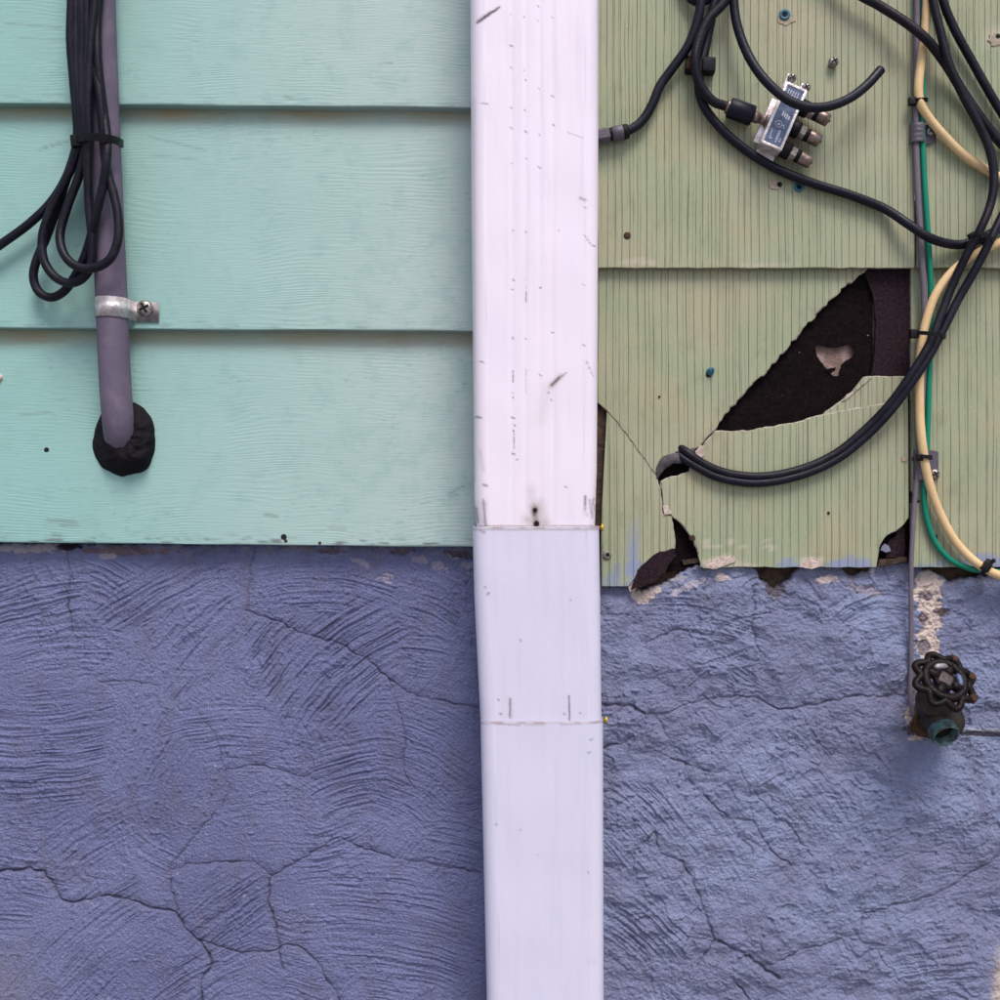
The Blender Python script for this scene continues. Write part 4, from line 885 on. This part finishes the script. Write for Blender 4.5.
cable('coaxial_cable', [(742, -230, 20), (730, -70, 19), (718, -10, 18.5), (713, 10, 18.5), (706, 45, 20), (700, 72, 22), (699, 90, 20), (704, 106, 18.5), (716, 123, 18.2), (738, 144, 18.2), (773, 167, 18.2), (812, 183, 18.4), (850, 195, 18.6), (885, 209, 19), (908, 224, 27), (928, 237, 30), (945, 243, 24), (962, 244.5, 20), (980, 239, 20), (1000, 228, 20), (1060, 190, 20), (1180, 140, 20)], 4.6, 'cable_blue',
      'long black cable sweeping under the splitter toward the right edge', 'cable')
# clip
def nail_clip():
    th = thing('cable_clip', T(700, 66, 12), 'black plastic cable clip with a rusty end near the top of the shingles', 'cable clip')
    d0 = d_row1(700, 66)
    v, f = box_geo(T(700, 66, d0 + 4), (1, 0, -.05), (0, 1, 0), (.05, 0, 1), 14.5, 4.5, 8.2, 1.6); mesh_obj('base', v, f, M['rubber'], th)
    v, f = box_geo(T(708, 66.5, d0 + 12), (1, 0, -.05), (0, 1, 0), (.05, 0, 1), 6.5, 6, 7.0, 1.4); mesh_obj('jaw', v, f, M['rubber'], th)
    v, f = box_geo(T(690, 63, d0 + 8.5), (1, 0, -.05), (0, 1, 0), (.05, 0, 1), 4.2, 1.8, 6.2, 1.2); mesh_obj('rusty_plate', v, f, M['rust'], th)
nail_clip()

# splitter
def splitter():
    dw = d_row1(785, 118); k = (D - 30) / D
    th = thing('cable_splitter', T(776, 155, dw), 'silver cable splitter with blue label and three capped ports', 'splitter')
    dF = dw + 23
    A = T(797, 86, dF); B = T(770.5, 147, dF); L = np.linalg.norm(A - B); ex = (A - B) / L                # along the length, upwards
    ey = np.array([0., -1., 0.]); ez = np.cross(ex, ey); ez = ez if ez[0] > 0 else -ez                      # across, to the right
    C = (A + B) / 2; hw = 11.3
    body = box_geo(C - ey * 9.5, ez, ey, ex, hw, 9.5, L / 2, 1.4)
    o = mesh_obj('body', *body, M['zinc'], th)
    # raised rim round the label
    rim = []
    for s_ in (-1, 1):
        rim.append(box_geo(C + ez * s_ * (hw - 1.3) + ey * .4, ez, ey, ex, 1.3, .9, L / 2 - .6, .4)); rim.append(box_geo(C + ex * s_ * (L / 2 - 1.5) + ey * .35, ez, ey, ex, hw - 1.6, .9, 1.4, .4))
    mesh_obj('rim', *join(*rim), M['zinc'], th)
    lab = mesh_obj('label', *box_geo(C + ey * .25, ez, ey, ex, hw - 3.0, .5, L / 2 - 3.4), M['label'], th, smooth=False)
    # print on the label: rows of type at the head, a ringed diamond, a tick and a word running along the side
    g = []; rr = random.Random(4)
    P = lambda u, t: C + ez * u + ex * t + ey * .85      # u across, t along
    for i in range(5):
        t0 = L / 2 - 6 - i * 0
        u = -5.6 + i * 2.5
        t = L / 2 - 6
        while t > L / 2 - 22 + rr.uniform(0, 3):
            l = rr.uniform(.8, 2.0); g.append(box_geo(P(u, t - l), ez, ey, ex, .55, .08, l)); t -= 2 * l + rr.uniform(.5, .9)
    for i in range(4): g.append(box_geo(P(-1 + 2.3 * i - .8, 2 - .6 * i), ez, ey, ex, .7, .08, rr.uniform(1.8, 3.4)))
    ring = [P(-1.5 + 3.2 * math.cos(a), -9 + 3.2 * math.sin(a)) for a in np.linspace(0, 2 * math.pi, 20, endpoint=False)]; g.append(tube_geo(np.array(ring), .42, 5, True))
    g.append(box_geo(P(-1.5, -9), (ez + ex) / 2 ** .5, ey, (ex - ez) / 2 ** .5, 1.1, .1, 1.1))
    for u, t in ((-5.5, -8), (3.0, -8.5), (4.2, -10.5)): g.append(box_geo(P(u, t), ez, ey, ex, .7, .08, .7))
    g.append(box_geo(P(-5, -20), (ez + .15 * ex), ey, (ex - .15 * ez), .35, .08, 5.0)); g.append(box_geo(P(-3.6, -24.5), (ez + .5 * ex), ey, (ex - .5 * ez), 1.6, .08, .35))
    for i in range(6): g.append(box_geo(P(2.2, -15 - i * 2.1), ez, ey, ex, rr.uniform(.7, 1.3), .08, .7))
    for i in range(2): g.append(box_geo(P(5.6, -22 - i * 2.2), ez, ey, ex, .9, .08, .7))
    mesh_obj('print', *join(*g), M['print'], lab, smooth=False)
    # mounting flange behind, ears at the head, bracket at the foot
    mesh_obj('side_flange', *box_geo(C - ez * (hw + 2.2) - ey * 13 - ex * 6, ez, ey, ex, 3.0, 1.0, L / 2 - 9, .5), M['zinc'], th)
    back = C - ey * 19
    for u, l, nm in ((-7.0, 15, 'ear'), (9.5, 12, 'ear')):
        mesh_obj(nm, *box_geo(C + ex * (L / 2 + l / 2 - 1.5) + ez * u - ey * 15, ez, ey, ex, 4.6, 1.0, l / 2 + 1.0, .8), M['zinc'], th)
        c = C + ex * (L / 2 + l - 4) + ez * (u + .6) - ey * 13.5; hd, rc = screw_geo(c, (0, -1, .1), 4.4, 3.2); s_ = mesh_obj('screw', *hd, M['steel'], th); mesh_obj('recess', *rc, M['hole'], s_, smooth=False)
    foot = [box_geo(C - ex * (L / 2 + 2) - ey * 18, ez, ey, ex, hw - 1.5, 1.0, 3.5, .5), box_geo(C - ex * (L / 2 + 6) - ez * (hw - 3.5) - ey * 20, ez, ey, ex, 1.6, 1.0, 3.5, .4), box_geo(C - ex * (L / 2 + 7) + ez * (hw - 2.6) - ey * 20, ez, ey, ex, 1.4, 1.0, 4.5, .4)]
    mesh_obj('foot_bracket', *join(*foot), M['zinc'], th, smooth=False)
    # ports on the right, each with seal, nut and cap
    for t in (19.5, -2.5, -25.0):
        p = C + ex * t + ez * (hw - .5) - ey * 10; ax = ez - .05 * ex
        port = mesh_obj('port', *lathe_geo(p, ax, [(0, 5.2), (7, 5.2)], 18), M['zinc'], th)
        mesh_obj('rubber_seal', *lathe_geo(p, ax, [(1.0, 7.6), (1.6, 8.2), (9.2, 8.2), (9.8, 7.4)], 22), M['rubber'], port)
        mesh_obj('nut', *lathe_geo(p, ax, [(9.6, 6.6), (10, 7.2), (15.6, 7.2), (16, 6.6)], flatn=6), M['nickel'], port, smooth=False)
        mesh_obj('seal_ring', *lathe_geo(p, ax, [(15.8, 6.3), (20, 6.4), (20.2, 6)], 18), M['rubber'], port)
        mesh_obj('cap', *lathe_geo(p, ax, [(19.8, 5.9), (20.2, 6.4), (31, 6.3), (32, 5.6), (32.1, 2), (33.8, 1.0)], 20), M['copper'], port)
    p = C - ex * 6.5 - ez * (hw - .5) - ey * 10; ax = -ez - .06 * ex; ax = ax / np.linalg.norm(ax)
    port = mesh_obj('port', *lathe_geo(p, ax, [(0, 6.4), (3, 6.4), (3.2, 4.6), (6, 4.6), (10, 4.6), (10.1, 5.6), (17, 5.6)], 20), M['copper'], th)
    return p, ax
sp_p, sp_ax = splitter()
cbB = thing('coaxial_cable', sp_p, 'black cable with a thick rubber boot plugged into the left side of the splitter', 'cable')
q0 = sp_p + sp_ax * 16.0; q1 = sp_p + sp_ax * 33
v, f = lathe_geo(q0, sp_ax, [(0, 9.0), (.8, 10), (24, 9.8), (25, 9.2)], 24); mesh_obj('boot', v, f, M['cable_blue'], cbB)
v, f = lathe_geo(q0, sp_ax, [(24.6, 5), (25, 7.2), (27.5, 6.4), (28, 5)], 18); mesh_obj('collar', v, f, M['copper'], cbB)
qq = q0 + sp_ax * 27
pB = [T(746, -230, 30), T(742, -60, 30), T(733, -10, 29), T(722, 5, 29), T(708, 20, 29), T(699, 40, 30), T(695, 60, 32), T(697.5, 78, 31), T(704.5, 92, 29), T(714, 102, 27.5), qq + sp_ax * 3, qq - sp_ax * 3]
v, f = tube_geo(catmull(pB, 2.5), 4.7, 12); mesh_obj('jacket', v, f, M['cable'], cbB)
cable('coaxial_cable', [(728, -230, 24), (730, -80, 24), (733, -10, 26), (736, 20, 28), (744, 46, 32), (757, 70, 39), (774, 89, 46), (791, 101.5, 50), (810, 107.5, 50), (830, 106, 47), (850, 98, 42), (867, 85, 38), (881, 69.5, 34)], 4.6, 'cable_blue',
      'cut black cable with a free end curling up over the splitter', 'cable')
cable('coaxial_cable', [(760, -230, 24), (815, -60, 24), (850, -12, 24), (880, 6, 25), (905, 22, 29), (926, 39, 31), (945, 63, 24), (963, 92, 20), (983, 121, 20), (1004, 146, 20), (1060, 190, 20), (1190, 260, 20)], 4.6, 'cable',
      'black cable slanting across the beige and green wires at the top right', 'cable')
cable('coaxial_cable', [(905, -230, 24), (925, -60, 26), (933, 0, 28), (940, 30, 30), (949, 64, 33), (963, 95, 33), (979, 125, 32), (990, 151, 31), (994, 176, 31), (991, 202, 33), (981, 228, 36), (966, 256, 32), (952, 286, 26), (940.5, 316, 27), (929.5, 344, 29), (912, 373, 28), (890, 403.5, 21), (864, 430.5, 15), (834, 454.5, 13), (798, 470, 12.6), (759, 476.5, 12.4), (723, 472, 12.4), (701.5, 462.5, 12), (688, 453, 10), (679, 447, 2)], 4.2, 'cable',
      'upper of the two heavy black cables curving down into the broken shingle', 'cable', 'pair of heavy cables')
cable('coaxial_cable', [(915, -230, 24), (935, -60, 22), (943, 0, 21), (954, 28, 20), (974, 65, 19), (992, 97, 19), (1010, 128, 20), (1020, 160, 24), (1014, 192, 27), (1001, 218, 31), (988, 245, 34), (974, 272, 30), (958, 300, 25), (944, 328, 25), (931, 353, 27), (913.5, 380, 27), (891.5, 410, 21), (865.5, 437, 15), (834, 461, 13), (796, 476.5, 12.6), (755, 483, 12.4), (717, 477, 12.4), (697, 467, 11), (684, 459, 8), (674, 452, 1)], 4.2, 'cable_blue',
      'lower of the two heavy black cables curving down into the broken shingle', 'cable', 'pair of heavy cables')
# sealant round the cable entry
def entry_seal():
    C = catmull([T(657, 479, 5.5), T(659.5, 470, 7), T(665, 462.5, 7.5), T(673, 458.5, 7.5), T(682, 458, 6.5), T(689, 454, 6.5), T(694, 448, 6)], 1.5)
    t = np.linspace(0, 1, len(C)); rad = np.interp(t, [0, .15, .35, .6, .8, 1], [.8, 3.4, 5.6, 5.2, 5.0, 1.5]) + .6 * perlin(t * 9, t * 0, 66)
    V, F = tube_geo(C, rad, 14); V[:, 1] = -6 + (V[:, 1] + 6) * .6
    o = mesh_obj('entry_sealant', V, F, M['seal']); tag(o, 'grey smear of sealant at the hole where the heavy cables enter', 'sealant')
entry_seal()

# thin wires
cable('grey_wire', [(916, -230, 18), (917, -60, 17), (917, 0, 17), (916.5, 60, 17), (916, 100, 17), (916, 140, 17), (917.5, 185, 17.5), (920, 230, 17.5), (922.5, 268, 18), (924, 300, 15.5), (924.5, 340, 14.5), (922, 400, 13.5), (919.5, 445, 13), (918.5, 470, 12.5), (915.5, 492, 12), (912.5, 535, 12), (911, 575, 12), (911, 620, 9), (911, 665, 8.5), (910.5, 700, 9), (913, 716, 8)], 3.6, 'wire',
      'thin grey wire running from the top down behind the tap', 'wire', rads=([0, .70, .78, 1], [3.0, 3.0, 2.4, 2.3]))
cable('ground_wire', [(926, -230, 17), (924.5, -60, 17), (923.5, 0, 17), (922.5, 60, 17), (922.5, 100, 17), (922.5, 140, 17), (925, 190, 17.5), (928, 235, 17.5), (930, 270, 17.5), (931, 305, 14), (930.5, 340, 12.5), (929, 380, 12.5), (928, 420, 12.5), (926.5, 450, 12.5), (924.5, 478, 12.5), (924.5, 503, 12), (928.5, 525, 12), (937, 545, 12), (951, 560, 12), (970, 568.5, 13), (987, 571, 14), (1010, 573, 14), (1190, 590, 14)], 2.8, 'green',
      'green insulated ground wire running down the shingles', 'wire')
cable('beige_cable', [(932, -230, 22), (929, -60, 22), (927, 0, 21.5), (925, 30, 20.5), (921, 62, 20), (918.5, 90, 22), (920.5, 104, 22.5), (929.5, 119, 20), (948, 140, 18.5), (965, 156, 18), (985, 169, 18), (1006, 182, 18.5), (1034, 205, 19), (1034, 228, 21), (1003, 241, 23), (976, 254, 21), (953, 271, 20), (936, 294, 20), (926.5, 320, 20), (921, 350, 20), (919.5, 400, 18.5), (922, 442, 20), (929, 482, 18), (941, 516, 16), (958, 545, 16), (980, 565.5, 18), (1005, 577.5, 18), (1060, 590, 18), (1190, 600, 18)], 4.3, 'beige',
      'beige cable running down beside the green wire', 'cable')
tie_loop('cable_tie', [(911, 101, 20), (917, 100, 25), (924, 99.5, 25), (927, 100, 20), (924, 100, 13.6), (915, 101, 13.6)], 3.8, 'black cable tie above the upper grey clip, round the thin wires', ((912.5, 101.5, 22), 3.8, 3, 3.8, 0))
tie_loop('cable_tie', [(912, 334, 22), (918, 333, 27), (930, 333.5, 36), (940, 335, 36), (945, 337, 28), (938, 337, 18), (925, 335, 10.5), (914, 334, 14)], 3.8, 'black cable tie holding the heavy cables to the beige cable', ((914, 333.8, 24), 4.2, 3, 4.4, 0))
tie_loop('cable_tie', [(918, 457, 17), (922, 456.5, 24), (929, 457, 24), (931.5, 457.5, 17), (926, 458, 8.6), (919, 458, 9)], 3.8, 'black cable tie just above the lower grey clip', ((919.5, 457.5, 21), 3, 2.6, 3.4, 0))
tz = tie_loop('cable_tie', [(983, 575, 16), (984, 570, 22), (987, 562, 23), (989.5, 560, 18), (989, 564, 10), (985, 575, 10)], 4.0, 'black cable tie joining green and beige at the lower right', ((986, 567, 23.5), 3.8, 3, 4.4, -35))
v, f = box_geo(T(991, 563, 24), (.75, 0, .66), (0, 1, 0), (-.66, 0, .75), 5, .7, 1.9, .3); mesh_obj('tail', v, f, M['tie'], tz, smooth=False)
tie_loop('cable_tie', [(972, 236, 34), (978, 233, 43), (988, 236, 43), (993, 242, 32), (986, 243, 15), (974, 240, 15)], 3.6, 'black cable tie where the heavy cables cross the long cable at right', ((972, 236, 30), 3.2, 3, 3.4, 30))
def grey_clip(x0, x1, y0, y1, sx, sy, df, label, r):
    th = thing('wire_clip', T((x0 + x1) / 2, y1, df), label, 'wire clip')
    pr = []; xa = T(x0, 0, df + 6)[0]; xb = T(x1, 0, df + 6)[0]; wv = 12.5
    ctl = [(xa - 1, df), (xa - 1.2, df + 5), (xa + .5, df + 9), (xa + 4, df + 10.3), (xa + wv - 4, df + 10.3), (xa + wv - 1, df + 8.5), (xa + wv + .5, df + 4.5), (xa + wv + 2.5, df + 2.2), (xb - 3, df + 2.2), (xb, df + 1)]
    z0, z1 = T(0, y1, df + 8)[2], T(0, y0, df + 8)[2]; zz = np.linspace(z0, z1, 13)
    V = []
    for (x, d) in ctl:
        for k, z in enumerate(zz):
            rib = .7 if (k % 3 == 1 and d > df + 7) else 0
            rnd = 0.0
            if x > xb - 4: rnd = (2.2 if x > xb - 1 else .6)
            V.append((x, -(d + rib), np.clip(z, z0 + rnd, z1 - rnd)))
    n = len(zz); m = len(ctl); F = [(i * n + j, i * n + j + 1, (i + 1) * n + j + 1, (i + 1) * n + j) for i in range(m - 1) for j in range(n - 1)]
    mesh_obj('saddle', np.array(V), F, M['clip'], th)
    hd, rc = screw_geo(T(sx, sy, df + 2.4), (0, -1, .05), 5.0, 3.2); s_ = mesh_obj('screw', *hd, M['steel'], th); mesh_obj('recess', *rc, M['hole'], s_, smooth=False)
grey_clip(912, 938, 122.5, 142, 930.5, 131.5, 12.0, 'grey plastic wire clip with a screw on the upper shingle row', 5)
grey_clip(916.5, 940.5, 450, 480, 934.5, 474, 6.6, 'grey plastic wire clip with a screw on the lower shingle row', 5)

# loose screws and wall anchors
def loose_screw(x, y, r_, label, df, h=3.5, lean=(0.1, -1, .2)):
    th = thing('screw', T(x, y, df), label, 'screw')
    c = T(x, y, df + 4.5); ax = np.array(lean, float); ax /= np.linalg.norm(ax)
    mesh_obj('shank', *lathe_geo(c - ax * 6, ax, [(0, r_ * .75), (2, r_ * .75), (2.5, r_ * .62), (3.5, r_ * .75), (6.2, r_ * .75)], 14), M['steel'], th)
    hd, rc = screw_geo(c, ax, r_, h); hh = mesh_obj('head', *hd, M['steel'], th); mesh_obj('recess', *rc, M['hole'], hh, smooth=False)
loose_screw(833.5, 62, 5.0, 'lone steel screw standing proud of the shingle, upper right of the splitter', d_row1(833, 62))
def anchor(x, y, label, df, r_=5.2, tilt=(0, -1, 0), squash=False):
    th = thing('wall_anchor', T(x, y, df), label, 'wall anchor')
    ax = np.array(tilt, float); ax /= np.linalg.norm(ax); c = T(x, y, df - 3)
    V, F = lathe_geo(c, ax, [(0, r_ * .8), (2.6, r_ * .85), (3.2, r_), (4.8, r_), (5.2, r_ * .8), (5.0, r_ * .5), (3.0, r_ * .45)], 16); mesh_obj('sleeve', V, F, M['anchor'], th)
    V, F = lathe_geo(c + ax * 2, ax, [(0, r_ * .44), (2.3, r_ * .46), (2.4, r_ * .3)], 12); mesh_obj('bore', V, F, M['hole'], th)
anchor(783.5, 16.5, 'blue plastic wall anchor near the top edge, above the splitter', d_row1(783, 16), 5.4)
anchor(798, 188, 'blue plastic wall anchor just below the long cable under the splitter', d_row1(797, 188), 5.0)
def anchor_scrap():
    th = thing('wall_anchor', T(710, 376, 6), 'torn bit of blue wall anchor poking out of the lower broken shingle', 'wall anchor')
    c = T(709, 373, d_row2(709, 373) - 1)
    mesh_obj('sleeve', *lathe_geo(c, (.45, -1, .55), [(0, 3.6), (2.5, 3.9), (6, 2.6), (9, .6)], 12), M['anchor'], th); mesh_obj('bore', *lathe_geo(T(708.4, 374.6, d_row2(709, 373) - 1), (0, -1, 0), [(0, 2.9), (1.7, 2.9), (1.75, 2)], 12), M['hole'], th)
anchor_scrap()

# ------------------------------------------------------------------ hose tap
def tap():
    th = thing('hose_tap', T(930, 745, 20), 'old dark hose tap with a scalloped black wheel handle on the blue stucco', 'tap')
    H0 = T(944, 681, 64)
    ax = np.array([0.10, -0.80, 0.60]); ax /= np.linalg.norm(ax)
    u = np.cross(ax, [0, 0, 1.0]); u /= np.linalg.norm(u); w_ = np.cross(u, ax); w_ = w_ if w_[2] > 0 else -w_
    if u[0] < 0: u = -u
    Rr = 29.8
    P = lambda a, r_, h=0.0: H0 + r_ * (math.cos(a) * u + math.sin(a) * w_) + ax * h
    # scalloped rim: eight hollow lobes round an inner ring
    rim = []
    for t in np.linspace(0, 2 * math.pi, 160, endpoint=False):
        lob = .5 + .5 * math.cos(8 * t); r_ = Rr * (.74 + .22 * lob ** .8); rim.append(P(t + .12, r_, -1.0 + 2.5 * (1 - lob)))
    hd = mesh_obj('handle', *tube_geo(np.array(rim), 3.5, 10, True), M['iron'], th)
    ring = [P(t, Rr * .62, 1.5) for t in np.linspace(0, 2 * math.pi, 64, endpoint=False)]; mesh_obj('ring', *tube_geo(np.array(ring), 4.4, 10, True), M['iron'], hd)
    for k in range(4):
        a = .12 + math.pi / 4 + k * math.pi / 2 ; mesh_obj('spoke', *tube_geo(np.array([P(a, 6, 1.5), P(a, Rr * .4, 1.2), P(a, Rr * .64, 1.2)]), [5.6, 4.8, 4.6], 10), M['iron'], hd)
    mesh_obj('hub', *lathe_geo(H0 - ax * 6, ax, [(0, 8), (4, 10.5), (9, 11), (10.6, 10), (11, 5)], 24), M['iron'], hd)
    mesh_obj('name_plate', *lathe_geo(H0 + ax * 4.6, ax, [(0, 8.0), (.7, 7.6), (.75, 5)], 20), M['iron2'], hd)
    for a, m in ((1.6, 'tagm'), (-.1, 'label')):     # worn bright arcs of the label round the hub
        C = np.array([P(a + t, Rr * .47, 3.4) for t in np.linspace(-.5, .5, 9)]); mesh_obj('label_arc', *tube_geo(C, [1.2, 2.6, 3.0, 3.0, 3.0, 3.0, 3.0, 2.6, 1.2], 8), M[m], hd)
    for a in (.12 + .785, .12 - .785, .12):
        C = np.array([P(a + t, Rr * (.985 - 1.2 * t * t), -.6) for t in np.linspace(-.16, .16, 7)]); mesh_obj('rust_patch', *tube_geo(C, [1.2, 3.7, 4.0, 4.1, 4.0, 3.7, 1.2], 10), M['rust'], hd)
    # stem, bonnet, body, inlet, spout
    s0 = T(932, 708, 30)
    sa = H0 - s0; sl_ = np.linalg.norm(sa); sa /= sl_
    mesh_obj('stem', *lathe_geo(s0 + sa * (sl_ - 26), sa, [(0, 5), (22, 5)], 14), M['bronze'], th)
    mesh_obj('bonnet', *lathe_geo(s0, sa, [(0, 16), (8, 16.5), (9, 18), (15, 18), (16.5, 14), (23, 13), (25, 9), (sl_ - 12, 8)], 26), M['bronze'], th)
    body = [lathe_geo(T(931, 714, -6), (0.02, -1, 0), [(0, 14), (8, 14), (9, 18), (14, 18), (15, 16), (24, 18), (34, 19), (42, 16), (46, 8)], 26)]
    mesh_obj('body', *join(*body), M['bronze'], th)
    mesh_obj('wall_flange', *lathe_geo(T(926, 716, -4), (0, -1, 0), [(0, 23), (6, 22), (9, 17)], 9), M['rust'], th, smooth=False)
    s1 = T(936, 716, 40); e1 = T(945.5, 735.5, 58); da = np.array([.10, -.80, -.55]); da /= np.linalg.norm(da)
    mesh_obj('spout', *lathe_geo(e1 - da * 22, da, [(0, 12), (8, 12.2), (14, 12)], 26), M['bronze'], th)
    prof = [(-9, 13.5)]
    for k in range(4): prof += [(-8.4 + k * 2.3, 15.4), (-7.3 + k * 2.3, 15.4), (-6.9 + k * 2.3, 13.8), (-6.2 + k * 2.3, 13.8)]
    prof += [(1.0, 14.9), (1.5, 14.2), (1.5, 13.0), (-10, 12.4)]
    prof = [(t, r_ * .88) for t, r_ in prof]; V, F = lathe_geo(e1, da, prof, 30); F = F[:-2]; mesh_obj('thread', V, F, M['verdigris'], th)
    mesh_obj('bore', *lathe_geo(e1, da, [(-9, 11), (-8.5, 10.8), (-8.4, 4)], 24), M['rust'], th)
tap()
for o in bpy.data.objects:
    if '_base' in o: del o['_base']
